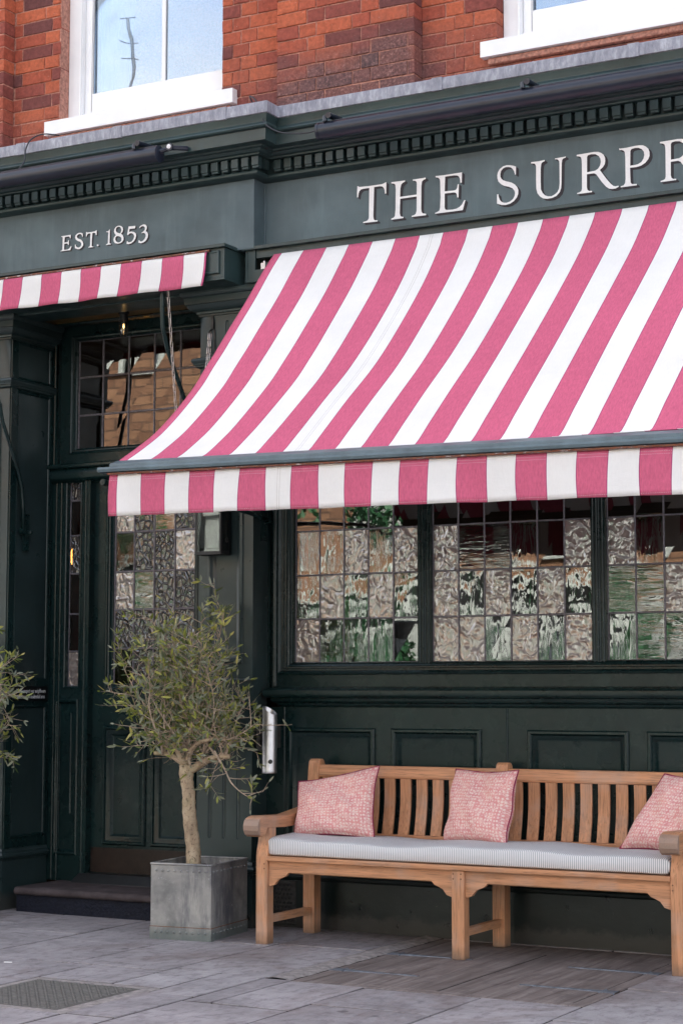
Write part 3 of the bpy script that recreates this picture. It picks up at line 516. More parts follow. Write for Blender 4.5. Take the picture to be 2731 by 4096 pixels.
def leaded(parent,xs,zs,y,pat,w=.0095,seed=1):
    """panes in a grid of lead cames; pat rows top to bottom, letters c r h m k d"""
    rr=random.Random(seed); L='crhmkd'; b=MB()
    for i in range(len(xs)-1):
        for j in range(len(zs)-1):
            ch=pat[len(zs)-2-j][i] if pat else 'c'
            t=[rr.uniform(-.0016,.0016) for _ in range(4)]
            a,c,d,e=xs[i]+.001,xs[i+1]-.001,zs[j]+.001,zs[j+1]-.001
            b.face([(a,y+t[0],d),(c,y+t[1],d),(c,y+t[2],e),(a,y+t[3],e)],L.index(ch))
    b.build('pane',GL,parent,fix=False)
    b=MB()
    def came(p0,p1,vert):
        n=10; rows=[]
        for k in range(n+1):
            t=k/n; x=p0[0]+(p1[0]-p0[0])*t; z=p0[1]+(p1[1]-p0[1])*t; q=rr.uniform(-.0008,.0008); ww=w*.5
            if vert: rows.append([(x+q-ww,y-.001,z),(x+q-ww*.5,y-.006,z),(x+q+ww*.5,y-.006,z),(x+q+ww,y-.001,z)])
            else: rows.append([(x,y-.0012,z+q-ww),(x,y-.0055,z+q-ww*.5),(x,y-.0055,z+q+ww*.5),(x,y-.0012,z+q+ww)])
        b.grid(rows)
    for x in xs: came((x,zs[0]),(x,zs[-1]),True)
    for z in zs: came((xs[0],z),(xs[-1],z),False)
    for x in xs[1:-1]:
        for z in zs[1:-1]:
            b.lathe([(0,-.0),(.0075,.0),(.0085,.002),(.006,.004)],0,0,8)  # solder blob, moved below
            n=len(b.v)-32
            for q in range(n,len(b.v)): a0,b0,c0=b.v[q]; b.v[q]=(x+a0,y-.0085+c0,z+b0)
    b.build('lead_came',M['came'],parent,smooth='auto')
leaded(tw,[-1.890,-1.705,-1.510,-1.317,-1.125,-.932,-.742],[2.79,3.03,3.272,3.508],.335,['cccccc']*3,.014,3)
sl=empty('sidelight'); sl.parent=pub
leaded(sl,[-1.918,-1.818],[1.330,1.546,1.778,2.030,2.268,2.488,2.62],.302,['k','k','d','k','d','m'][::-1] if False else ['k','d','k','d','d','m'],.013,5)
# door
door=empty('door'); door.parent=pub
b=MB(); F=FY(.31)
cells(b,-1.735,-.890,.2,2.604,[(-1.647,-.968,1.300,2.555),(-1.647,-1.330,.372,1.09),(-1.290,-.974,.372,1.09)],F)
loft(b,-1.647,-.968,1.300,2.555,[(0,0),(.0,-.006),(.008,-.010),(.016,-.008),(.020,.0),(.028,.004),(.034,.016),(.042,.022),(.046,.034)],F,cap=False)
pn=[(0,0),(0,-.008),(.008,-.016),(.018,-.016),(.024,-.006),(.030,-.004),(.040,.004),(.050,.006),(.058,.014),(.064,.018)]
for x0,x1 in ((-1.647,-1.330),(-1.290,-.974)): loft(b,x0,x1,.372,1.09,pn,F)
b.box(-1.735,-.89,.35,.355,.2,1.3)
b.build('door_leaf',GR,door,smooth='auto',angle=30)
b=MB(); b.box(-1.732,-.893,.3065,.3095,.203,.352)
for x in [-1.72+.083*k for k in range(11)]:
    b.box(x,x+.006,.3045,.3066,.338,.344); b.box(x,x+.006,.3045,.3066,.212,.218)
b.build('kick_plate',M['kick'],door)
leaded(door,[-1.600,-1.459,-1.310,-1.160,-1.012],[1.334,1.561,1.799,2.034,2.279,2.512],.344,['mkhk','dkkm','mhkk','kkkk','dkdk'],.014,7)
b=MB(); b.box(-.93,-.90,.285,.309,1.75,1.86); b.tube([(-.915,.30,1.22),(-.915,.262,1.22),(-.915,.255,1.26),(-.915,.255,1.42),(-.915,.262,1.46),(-.915,.30,1.46)],.007,8); b.build('pull_handle',M['brass'],door,smooth='auto')
# threshold, step
b=MB(); b.hexa([(-1.80,.19,.1452),(-.66,.19,.1452),(-.66,.36,.1452),(-1.80,.36,.1452),(-1.775,.245,.199),(-.66,.245,.199),(-.66,.36,.199),(-1.775,.36,.199)]); b.build('threshold',M['black'],pub,bevel=.004)
st=empty('door_step'); st.parent=pub
b=MB(); rr=random.Random(11); rows=[]
pf=[(-.150,.100),(-.158,.101),(-.168,.106),(-.174,.116),(-.174,.128),(-.168,.138),(-.158,.143),(-.14,.145),(.0,.1455),(.36,.146)]
for k in range(90):
    x=-1.935+1.275*k/89; nn=rr.uniform(-.0025,.0025); rows.append([(x,a+nn*(1 if a<-.13 else 0)-(.006*math.sin(x*31)*.3 if a<-.13 else 0),z+(rr.uniform(-.003,.001) if a<-.16 else 0)) for a,z in pf])
b.grid(rows); b.build('tread',M['step'],st,smooth=True)
b=MB(); b.box(-1.935,-.66,-.150,.3,-.02,.102); b.build('step_riser',M['riserst'],st,bevel=.004)
# soffit over the doorway (varnished board, warm glow put into its gold colour) and its dark rebate
b=MB(); b.box(-2.05,-.655,-.17,.285,3.60,3.612); b.build('porch_soffit',m_simple('gold_glow_soffit',(.16,.095,.03),.28,0,.6,12,.4,.2),pub)
b=MB(); b.tube([(-2.04,-.12,3.594),(-.66,-.12,3.594)],.012,8); b.tube([(-2.04,.20,3.594),(-.66,.20,3.594)],.012,8); b.build('soffit_bead',GR,pub,smooth='auto')

# ---- right bay: architrave, leaded shop window, dado, panelled riser
sw=empty('shop_window'); sw.parent=pub
b=MB(); F=FY(.02)
Z0,Z1=1.392,3.26
cells(b,-.301,3.62,1.318,3.60,[(-.246,3.565,Z0,Z1)],F)
b.tube([(-.262,.016,1.33),(-.262,.016,3.59)],.016,10)
b.box(-.301,-.285,.0,.05,1.318,3.59)
loft(b,-.246,3.565,Z0,Z1,[(0,0),(.002,-.010),(.012,-.014),(.020,-.004),(.024,.004),(.034,.006),(.038,.016),(.046,.018),(.050,.030),(.058,.034),(.062,.046),(.066,.050)],F,cap=False)
F2=FY(.07); lights=[(-.166,.610,5),(.697,1.616,6),(1.702,2.620,6),(2.708,3.484,5)]
cells(b,-.180,3.499,1.450,3.20,[(a-.004,c+.004,1.459,3.190) for a,c,_ in lights],F2)
for a,c,_ in lights: loft(b,a-.004,c+.004,1.459,3.190,[(0,0),(.001,-.003),(.003,.004),(.004,.03)],F2,cap=False)
for a,c in ((.610,.697),(1.616,1.702),(2.620,2.708)):
    m_=(a+c)/2
    for dx in (-.026,-.006,.006,.026): b.tube([(m_+dx,.068,1.452),(m_+dx,.068,3.2)],.005,6)
b.tube([(-.18,.072,1.452),(3.5,.072,1.452)],.006,6)
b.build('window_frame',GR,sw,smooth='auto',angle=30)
zr=[1.4605,1.706,1.955,2.205,2.452,2.70,2.945,3.19]
# one letter per pane: c clear, r and h reamy, m hammered
PA='c c c c c / c c m c c / m c m c c / c c c c c / r r m r m / r m r m r / m r r r c'
PB='c c c c c c / c m c c m c / c c m c c c / c c c c c c / m h h r c m / m r m r m r / m m r m r m'
PC='c c c c c c / c c m c c c / m c c m c c / c c c c c c / m r c h m r / h h m r m h / r h h m r h'
PD='c c c c c / c c c c c / c m c c m / c c c c c / m r h m r / r m r m h / r m h r m'
pats=[[row.split() for row in q.split('/')] for q in (PA,PB,PC,PD)]
for i,(a,c,n) in enumerate(lights):
    l=empty('leaded_light'); l.parent=sw if False else pub
    leaded(l,[a+(c-a)*k/n for k in range(n+1)],zr,.09,pats[i],.0105,20+i)
# dado moulding with its mitred left end
b=MB(); dp=[(0,1.213),(.010,1.214),(.016,1.222),(.022,1.224),(.026,1.234),(.034,1.238),(.044,1.240),(.050,1.248),(.052,1.262),(.060,1.264),(.078,1.268),(.086,1.278),(.088,1.290),(.086,1.304),(.078,1.312),(.066,1.315),(.0,1.326)]
rows=[[(-.200-p*.9,0-p,z),(3.62,0-p,z)] for p,z in dp]; b.grid(rows); b.face([(-.200-p*.9,-p,z) for p,z in dp])
b.build('dado_rail',GR,pub,smooth='auto',angle=25)
ri=empty('riser'); ri.parent=pub
b=MB(); F=FY(0)
pans=[(-.160,.386),(.488,1.019),(1.283,1.837),(1.935,2.489),(2.755,3.30)]
cells(b,-.301,3.62,.30,1.2135,[(a,c,.42,1.100) for a,c in pans],F)
for a,c in pans: loft(b,a,c,.42,1.100,[(0,0),(0,-.010),(.007,-.018),(.018,-.019),(.026,-.010),(.028,-.003),(.036,.0),(.046,.010),(.052,.012),(.060,.013)],F)
for x in (-.185,1.167,2.622): b.tube([(x,-.001,.31),(x,-.001,1.214)],.0055,6)
b.face([(-.301,.05,.0),(-.301,-.0,.0),(-.301,-.0,1.32),(-.301,.05,1.32)])
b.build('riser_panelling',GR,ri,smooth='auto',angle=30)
b=MB(); b.prism([(0,.0),(-.016,.0),(-.014,.262),(-.020,.270),(-.022,.282),(-.014,.292),(-.010,.300),(0,.304)],-.299,3.62); b.build('skirting',m_paint('skirting_paint',(.0035,.0085,.0078),.33),ri,bevel=.001)
vt=empty('air_vent',(-.183,-.016,.137)); vt.parent=pub
b=MB(); holes=[]
for r_ in range(9):
    for q in range(6):
        x=-.062+.0245*q+(r_%2)*.0122; z=-.098+.0240*r_
        if abs(x)<.066: holes.append([(x+.0085*math.cos(t*PI/3+PI/6),z+.0085*math.sin(t*PI/3+PI/6)) for t in range(6)])
b.poly([[(-.078,-.115),(.078,-.115),(.078,.115),(-.078,.115)]]+holes,lambda a,c:(a,-.006,c))
for h in holes: b.grid([[(a,-.006,c) for a,c in h],[(a,.004,c) for a,c in h]],0,True)
b.grid([[(a,-.006,c) for a,c in ((-.078,-.115),(.078,-.115),(.078,.115),(-.078,.115))],[(a,.001,c) for a,c in ((-.084,-.121),(.084,-.121),(.084,.121),(-.084,.121))]],0,True)
b.build('grille',M['iron'],vt); b=MB(); b.box(-.07,.07,.0,.0015,-.108,.108); b.build('vent_mesh',M['black'],vt)
# shopfront beyond the left pilaster (outside the picture)
b=MB(); F=FY(.02); sp_=[(-4.1,-3.35,.42,1.10),(-3.25,-2.52,.42,1.10),(-4.1,-3.35,1.46,3.2),(-3.25,-2.52,1.46,3.2)]
cells(b,XL,-2.42,0,3.6,sp_,F)
for q in sp_: loft(b,*q,[(0,0),(0,-.010),(.007,-.018),(.018,-.019),(.026,-.010),(.028,-.003),(.036,.0),(.046,.010),(.052,.012),(.060,.013)],F)
b.box(XL,-2.42,.05,.2,0,3.6); b.box(3.98,XR+.02,.0,.3,0,4.2); b.build('side_wall',GR,pub)
# interior
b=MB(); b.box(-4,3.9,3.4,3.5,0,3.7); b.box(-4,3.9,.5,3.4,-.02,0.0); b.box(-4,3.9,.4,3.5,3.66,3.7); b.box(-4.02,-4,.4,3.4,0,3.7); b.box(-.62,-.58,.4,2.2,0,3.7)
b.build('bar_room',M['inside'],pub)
b=MB(); b.box(-1.99,-1.90,.42,.44,1.2,2.62); b.box(-.175,-.14,.16,.18,1.46,2.22); b.box(-.09,-.05,.5,.52,1.46,2.3); b.build('drape',M['redcurt'],pub)
# ============================================================ AWNINGS
def smooth_line(pts,n):
    out=[]; P=[pts[0]]+list(pts)+[pts[-1]]
    seg=len(pts)-1
    for k in range(n+1):
        u=k/n*seg; i=min(int(u),seg-1); t=u-i; a,b_,c,d=[Vector(P[i+q]) for q in range(4)]
        out.append(.5*((2*b_)+(-a+c)*t+(2*a-5*b_+4*c-d)*t*t+(-a+3*b_-3*c+d)*t**3))
    return out
prof=[(-.238,3.742),(-.270,3.738),(-.298,3.716),(-.382,3.608),(-.483,3.465),(-.547,3.379),(-.646,3.252),(-.750,3.114),(-.837,3.005),(-.922,2.893),(-1.068,2.738),(-1.205,2.614),(-1.324,2.532),(-1.46,2.449),(-1.475,2.440)]
aw=empty('awning',(0,0,0),label='large pink and white striped awning rolled out over the leaded window and bench',cat='awning',group='striped awnings over the pub front')
ST=.1424; XE=3.62
def stripes(x0,first_pink,x_end):
    """edges with thin plum lines; returns xs, mats (0 white,1 pink,2 plum)"""
    xs=[x0]; ms=[]; x=x0; pink=first_pink
    while x<x_end-1e-6:
        e=min(x+ST,x_end)
        w_=e-x-.0035; base_=1 if pink else 0
        if (not pink) and len(ms)%40 in (20,24,28) and w_>.1:      # sewn joint between canvas widths
            for u_,m_ in ((.46,0),(.476,3),(.56,0),(.576,3),(1,0)): xs.append(x+w_*u_); ms.append(m_)
        else:
            for q in range(1,4): xs.append(x+w_*q/3); ms.append(base_)
        xs.append(e); ms.append(2); x=e; pink=not pink
    return xs,ms
cx,cm=stripes(-.053,False,XE-.05)
cx=[-.103,-.078,-.0565]+cx+[XE]; cm=[1,1,2]+cm+[1]
profM=[(-.238,3.742),(-.272,3.736),(-.300,3.690),(-.317,3.650),(-.454,3.436),(-.664,3.168),(-.878,2.926),(-1.109,2.712),(-1.311,2.520),(-1.405,2.440),(-1.475,2.428)]
profR=[(-.238,3.742),(-.272,3.738),(-.302,3.695),(-.326,3.660),(-.453,3.488),(-.662,3.250),(-.908,2.978),(-1.105,2.758),(-1.288,2.556),(-1.405,2.440),(-1.475,2.432)]
def resamp(p,n=46):
    q=smooth_line(p,400); d=[0]
    for a,c in zip(q,q[1:]): d.append(d[-1]+(c-a).length)
    out=[]; j=0
    for k in range(n+1):
        t=(k/n)**1.0*d[-1]
        while j<len(q)-2 and d[j+1]<t: j+=1
        u=(t-d[j])/max(1e-9,d[j+1]-d[j]); out.append(q[j]+(q[j+1]-q[j])*min(1,u))
    return out
lines=[resamp(q) for q in (prof,profM,profR)]
def prof_at(x,k):
    w=max(0,min(2,(x+.1) if x<.9 else 1+(x-.9)/1.15)); i=min(1,int(w)); return lines[i][k]*(1-(w-i))+lines[i+1][k]*(w-i)
def skew(y): s=max(0,min(1,(-.298-y)/(1.162))); return -.2*s
def canv(x,p):
    s=max(0,min(1,(-.298-p[0])/1.162)); 
    sag=.0022*math.sin(x*9+s*5)*math.sin(s*PI)+.0012*math.sin(x*31+s*9)*math.sin(s*PI)
    edge=.006*math.exp(-abs(x+.1)*14)*math.sin(s*PI)
    return (x+skew(p[0]),p[0]+sag*.6,p[1]-sag-(.014*(x+.1)*max(0,(s-.85)/.15))*.5+edge)
b=MB(); b.grid([[canv(x,prof_at(x,k)) for x in cx] for k in range(47)],0,False,cm)
CM=[M['whitec'],M['pink'],M['seam'],m_canvas('sewn_joint',(.60,.57,.54),.1)]
b.build('canopy',CM,aw,smooth=True,solid=.0016,fix=True)
# valance
b=MB(); rows=[]
for k in range(9):
    t=k/8; z=2.372-.207*t
    rows.append([(x-.2+.002*math.sin(x*23+3*t)*t-.016*t*(1-t),-1.532-.010*t+.010*t*math.sin(x*6.3+1.0)+.006*t*math.sin(x*17+.6)+.004*math.sin(x*40)*t*t, z-.014*(x+.1)+.0012*math.sin(x*22)*t) for x in cx])
b.grid(rows,0,False,cm); b.build('valance',CM,aw,smooth=True,solid=.0015)
b=MB()
for zz in (2.372-.018,2.372-.030,2.372-.197): 
    n=700; 
    for k in range(0,n,2):
        x=-.1+(XE-.1)*k/n; t=(2.372-zz)/.207
        y=-1.5345-.010*t+.010*t*math.sin(x*6.3+1.0)+.006*t*math.sin(x*17+.6)+.004*math.sin(x*40)*t*t
        b.box(x-.2,x-.2+(XE-.1)/n,y-.0004,y,zz-.014*(x+.1)-.0005,zz-.014*(x+.1)+.0004)
b.build('stitching',M['cream'],aw,fix=False)
def bar(b,x0,x1,poly):
    n=len(poly); 
    p0=[(x0,y,z-.014*(x0+.3)) for y,z in poly]; p1=[(x1,y,z-.014*(x1+.3)) for y,z in poly]
    b.grid([p0,p1],0,True); b.face(p0); b.face(p1)
b=MB(); bar(b,-.296,XE-.18,[(-1.462,2.434),(-1.470,2.447),(-1.482,2.447),(-1.545,2.425),(-1.548,2.409),(-1.462,2.405)])
bar(b,-.362,XE-.14,[(-1.462,2.404),(-1.556,2.408),(-1.560,2.398),(-1.556,2.384),(-1.462,2.378)])
b.build('front_rail',m_simple('rail_grey_green_paint',(.095,.135,.155),.42,0,.5,9,.25,.2,.003),aw,bevel=.0015)
b=MB(); rr=random.Random(5)
n=160
rows=[]
for k in range(n+1):
    x=-.31+(XE+.1)*k/n; rows.append([(x,-1.535+rr.uniform(-.001,.001),2.381-.014*(x+.3)),(x,-1.549+rr.uniform(-.002,.002),2.379-.014*(x+.3)),(x,-1.548+rr.uniform(-.002,.002),2.371+rr.uniform(-.0015,.0015)-.014*(x+.3)),(x,-1.530,2.370-.014*(x+.3))])
b.grid(rows); 
mr,nt,out=mat('flaking_rust_and_primer'); g=G(nt); c=g.coord(); nn=g.noise(34,g.coord((1,3,3)),4,.7)
g.pbsdf(out,g.ramp(nn,[(.36,(.045,.035,.035)),(.46,(.26,.085,.035)),(.56,(.10,.05,.045)),(.66,(.55,.50,.48))]),.8,g.bump(nn,.6,.004)); M['flake']=mr
b.build('rusted_trim',M['flake'],aw)
def arm_plate(b,x,y,z):      # cast bracket on a face looking +x
    b.box(x,x+.008,y-.028,y+.028,z-.115,z+.115); b.box(x+.008,x+.016,y-.017,y+.017,z-.09,z+.09)
    for dz in (-.1,.1,-.06,.06): b.lathe([(0,x+.022),(.006,x+.021),(.008,x+.008)],0,y,10,0,'x',z+dz)
    b.lathe([(0,x+.052),(.013,x+.050),(.016,x+.045),(.016,x+.02),(.024,x+.018),(.024,x+.008)],0,y,14,0,'x',z)
b=MB(); arm_plate(b,-.301,-.05,2.262); b.build('pivot_bracket',GR,aw,smooth='auto')
b=MB(); b.tube([(-.262,-.05,2.262),(-.272,-.20,2.287),(-.285,-.40,2.305),(-.31,-1.15,2.333),(-.325,-1.49,2.345)],.0125,10); b.build('arm',GR,aw,smooth=True)
b=MB(); b.tube([(-.345,-1.465,2.333),(-.345,-1.535,2.338)],.016,10); b.tube([(-.36,-1.50,2.336),(-.30,-1.50,2.336)],.012,10); b.build('arm_knuckle',GR,aw,smooth='auto')
b=MB(); b.tube([(XE-.10,-.05,2.24),(XE-.15,-1.49,2.29)],.0125,10); b.build('arm',GR,aw,smooth=True)
b=MB(); b.box(-.20,-.185,-.262,-.225,3.655,3.70); b.box(-.184,-.172,-.262,-.225,3.648,3.71); b.tube([(-.175,-.2,3.70),(XE,-.2,3.70)],.026,12); b.build('roller',M['steel'],aw,bevel=.002)
# ---- left awning, wound in
al=empty('awning',(0,0,0),label='wound-in pink and white striped awning above the entrance door, only its valance showing',cat='awning',group='striped awnings over the pub front')
lx=[]; lm=[]
x=-1.877-ST*15; k=0
while x<-.443-1e-4:
    e=min(x+ST,-.443); pink=(round((x+1.877)/ST)%2==0)
    for q in range(3): lx.append(x+(e-x-.0035)*q/3); lm.append(1 if pink else 0)
    lx.append(e-.0035); lm.append(2); x=e
lx.append(-.443); 
b=MB(); rows=[]
for (y,z) in ((-.40,3.758),(-.425,3.757),(-.442,3.750)): rows.append([(x,y,z) for x in lx])
for k in range(1,9):
    t=k/8; rows.append([(x-.018*t+.006*math.sin(t*PI),-.447-.006*t+.007*t*math.sin(x*8)+.006*t*math.sin(x*19+1),3.748-.188*t+.0015*math.sin(x*20)) for x in lx])
b.grid(rows,0,False,lm); b.build('valance',CM,al,smooth=True,solid=.0015)
b=MB(); rows=[]
for k in range(120):
    x=-4.0+(4.0-.425)*k/119; r1=rr.uniform(-.0015,.0015); rows.append([(x,-.40,3.762),(x,-.446+r1,3.763+r1),(x,-.447-r1,3.754+r1),(x,-.43,3.752)])
b.grid(rows); b.build('rusted_trim',M['flake'],al)
b=MB(); b.box(-4,-.46,-.434,-.422,3.70,3.745); b.build('front_rail',GR,al)
b=MB(); b.tube([(-.762,-.41,3.70),(-.763,-.412,3.56),(-.765,-.400,3.37),(-.766,-.345,3.24),(-.768,-.168,2.99),(-.77,.05,2.64),(-.77,.13,2.50),(-.77,.20,2.30)],.013,10); b.build('arm',GR,al,smooth=True)
b=MB(); b.tube([(-2.03,-.42,3.70),(-2.025,-.39,3.30),(-2.02,-.318,3.11),(-2.015,-.26,2.919),(-2.012,-.118,2.66),(-2.008,-.075,2.54),(-2.006,-.062,2.44),(-2.006,-.052,2.28)],.0125,10); b.build('arm',GR,al,smooth=True)
b=MB(); arm_plate(b,-2.033,.0,2.27); b.tube([(-2.03,-.05,2.277),(-2.0,-.05,2.277)],.02,12); b.box(-2.03,-2.015,-.05,.02,2.262,2.287); b.build('pivot_bracket',GR,al,smooth='auto')
def chain(b,p0,p1,link=.052,w=.019,r=.0026,seed=0):
    p0,p1=Vector(p0),Vector(p1); L=(p1-p0).length; n=int(L/(link*.80)); d=(p1-p0).normalized()
    a=d.cross(Vector((0.3,1,0))).normalized(); c=d.cross(a)
    for k in range(n):
        m_=p0+d*(k+.5)*L/n; s=a if k%2 else c; s=(s*.96+(c if k%2 else a)*.25).normalized(); pts=[]
        h=link/2-w/2
        for q in range(5): t=PI*q/4; pts.append(m_+d*(h+w/2*math.sin(t))+s*(w/2*math.cos(t)))
        for q in range(5): t=PI+PI*q/4; pts.append(m_+d*(-h+w/2*math.sin(t))+s*(w/2*math.cos(t)))
        rows=[]; N=len(pts); nrm=d.cross(s)
        for i,p in enumerate(pts):
            tg=(pts[(i+1)%N]-pts[i-1]).normalized(); u=tg.cross(nrm)
            rows.append([p+(u*math.cos(t)+nrm*math.sin(t))*r for t in [2*PI*q/6 for q in range(6)]])
        rows.append(rows[0]); b.grid(rows,0,True)
b=MB(); chain(b,(-.735,-.400,3.62),(-.735,-.285,2.79),seed=1); b.build('chain',M['chain'],al,smooth=True)
b=MB(); b.box(-.586,-.570,-.172,-.161,3.375,3.455); b.tube([(-.585,-.166,3.372),(-.585,-.19,3.36),(-.59,-.185,3.345)],.005,8); b.box(-.568,-.560,-.166,-.1605,3.15,3.37); b.build('chain_hook',M['iron'],aw,bevel=.001)
b=MB(); chain(b,(-.59,-.18,3.352),(-.585,-.235,3.00)); chain(b,(-.583,-.176,3.352),(-.575,-.225,3.05)); b.build('chain',M['chain'],aw,smooth=True)

# ============================================================ FIXTURES
def tube_light(x0,x1,y,z,name,label,brs,endx,left_end):
    o=empty(name,(0,0,0),label=label,cat='sign light',group='dark tubular sign lights along the cornice')
    b=MB(); n=28; r=.046; b.tube([(x0,y,z),(x1,y,z)],r,n,0,False); b.build('tube',M['tube'],o,smooth='auto')
    b=MB(); 
    for xe,sg in ((x0,-1),(x1,1)): b=MB(); b.lathe([(0,xe+.012*sg),(r*.55,xe+.011*sg),(r*.93,xe+.006*sg),(r*1.05,xe+.004*sg),(r*1.05,xe-.012*sg),(r,xe-.0125*sg)],0,y,n,0,'x',z); b.build('end_cap',M['tube'],o,smooth='auto')
    b=MB()
    for k in range(12): t=PI*.62+k*.0; 
    b.box(x0,x1,y-.018,y-.012,z+.043,z+.047); b.build('seam_strip',M['tube'],o)
    for bx in brs:
        b=MB(); zc=z+.075
        b.tube([(bx,y-.045,zc-.006),(bx,y+.20,zc+.012)],.0165,12); b.tube([(bx-.028,y-.03,z+.04),(bx-.024,y-.03,zc+.0)],.009,8); b.tube([(bx-.05,y-.01,zc),(bx,y-.01,zc)],.008,8)
        b.tube([(bx-.028,y-.031,z+.042),(bx-.028,y-.031,zc-.005)],.0125,6)
        b.build('bracket',M['tube'],o,smooth='auto')
    return o
tl=tube_light(-4.0,-.665,-.60,4.305,'sign_light','dark tubular light over the date sign with a bracket at its right end',(-.785,-2.6),-.66,False)
b=MB(); b.tube([(-.655,-.60,4.318),(-.60,-.585,4.335),(-.55,-.49,4.35)],.014,8); b.tube([(-.59,-.60,4.334),(-.59,-.612,4.334)],.022,14); b.build('end_bracket',M['tube'],tl,smooth='auto')
b=MB(); b.tube([(-.59,-.6125,4.334),(-.59,-.618,4.334)],.0125,14); b.tube([(-.59,-.618,4.334),(-.59,-.622,4.334)],.005,8); b.build('bolt',M['white'],tl,smooth='auto')
tube_light(.305,4.0,-.495,4.318,'sign_light','long dark tubular light above the large white name lettering',(.385,1.535,2.9),.3,True)
def cable(pts,label,r=.0042,grp=None,name='cable'):
    b=MB(); b.tube([tuple(p) for p in smooth_line(pts,40)],r,6); o=b.build(name,M['cable'],None,smooth=True); tag(o,label,'cable',grp)
cable([(-.20,-.36,4.60),(-.17,-.44,4.607),(-.115,-.47,4.57),(-.085,-.47,4.50),(-.03,-.50,4.41),(.07,-.52,4.345),(.18,-.52,4.320),(.275,-.515,4.318),(.31,-.50,4.345)],'black cable hanging from the lead flashing to the left end of the long sign light')
cable([(-1.50,-.42,4.585),(-1.56,-.50,4.580),(-1.63,-.525,4.55),(-1.66,-.535,4.49),(-1.66,-.545,4.42),(-1.675,-.575,4.365),(-1.69,-.60,4.350)],'black cable looping off the lead flashing above the date sign light')
cable([(-1.96,-.55,4.375),(-1.90,-.585,4.385),(-1.86,-.60,4.372),(-1.84,-.605,4.350)],'short grey cable end curling onto the sign light at the left photo edge')
# bulkhead lamp hanging from the porch soffit
lp_=empty('bulkhead_lamp',(-1.375,.08,3.60),label='caged bulkhead lamp hanging under the porch soffit over the entrance',cat='lamp')
b=MB(); b.lathe([(.034,-.0),(.034,-.012),(.026,-.016),(.026,-.042),(.030,-.044),(.030,-.058),(.022,-.062)],0,0,18); b.build('lamp_base',M['black'],lp_,smooth='auto')
b=MB(); b.lathe([(.021,-.060),(.0225,-.10),(.021,-.125),(.014,-.142),(.0,-.148)],0,0,18); mg,nt,out=mat('lamp_glass'); g=G(nt)
tr=g.n('BsdfTransparent',ins={'Color':(.75,.78,.75,1)}); gl=g.n('BsdfGlossy',ins={'Roughness':.05}); mx=g.n('MixShader',ins={0:.25}); g.L(tr.outputs[0],mx.inputs[1]); g.L(gl.outputs[0],mx.inputs[2]); g.L(mx.outputs[0],out.inputs[0])
b.build('globe',mg,lp_,smooth=True)
b=MB()
for k in range(4):
    t=k*PI/2+.4; b.tube([(.027*math.cos(t),.027*math.sin(t),-.05),(.027*math.cos(t),.027*math.sin(t),-.12),(.018*math.cos(t),.018*math.sin(t),-.146),(0,0,-.154)],.0022,6)
for z in (-.085,): b.tube([(.027*math.cos(q*PI/8),.027*math.sin(q*PI/8),z) for q in range(17)],.0022,6,0,False)
b.build('cage',M['black'],lp_,smooth=True)
me,nt,out=mat('warm_filament'); g=G(nt); em=g.n('Emission',ins={'Color':(1,.55,.18,1),'Strength':3}); g.L(em.outputs[0],out.inputs[0])
b=MB(); b.tube([(0,0,-.075),(0,0,-.095)],.004,8); b.build('filament',me,lp_)
# lamp inside, seen through the sidelight
il=empty('wall_lamp',(-2.375,.98,2.19),label='glowing amber lamp inside, seen through the narrow sidelight beside the door',cat='lamp')
b=MB(); b.lathe([(0,.07),(.03,.062),(.045,.02),(.04,-.03),(.02,-.06),(0,-.065)],0,0,16); me2,nt,out=mat('amber_glow'); g=G(nt); em=g.n('Emission',ins={'Color':(1,.50,.10,1),'Strength':9}); g.L(em.outputs[0],out.inputs[0]); b.build('shade',me2,il,smooth=True)
b=MB(); b.tube([(0,0,.07),(0,0,.30)],.008,8); b.build('stem',M['brass'],il)
# menu case on the pilaster
mc=empty('menu_case',(-.62,-.262,2.074),label='glazed black menu case on the green pilaster beside the door, just under the awning edge',cat='menu case')
b=MB(); W_,Hh_,Dp=.168,.44,.098
b.box(0,W_,.012,Dp,0,Hh_); 
for a in (0,): 
    b.box(0,.010,0,.0118,0,Hh_); b.box(W_-.010,W_,0,.0118,0,Hh_); b.box(.0101,W_-.0101,0,.0118,0,.012); b.box(.0101,W_-.0101,0,.0118,Hh_-.012,Hh_)
b.box(-.006,W_+.006,-.004,Dp,-.008,-.0002); b.box(-.006,W_+.006,-.004,Dp,Hh_+.0002,Hh_+.012)
b.build('case',M['black'],mc,bevel=.0015)
b=MB(); b.box(.0102,W_-.0102,.003,.006,.0122,Hh_-.0122); b.face([(W_+.0015,.018,.014),(W_+.0015,Dp-.012,.014),(W_+.0015,Dp-.012,Hh_-.014),(W_+.0015,.018,Hh_-.014)]); b.build('glass',m_glass('case_glass','clear',.0,(.6,.62,.62)),mc)
b=MB(); b.box(.022,W_-.022,.0085,.0105,.03,Hh_-.03); b.build('menu_card',m_simple('menu_paper',(.50,.50,.49),.8),mc)
b=MB(); b.lathe([(.012,W_+.002),(.016,W_+.006),(.012,W_+.008),(.009,W_+.004)],0,.055,20,0,'x',.075); b.build('lock',M['iron'],mc,smooth='auto')
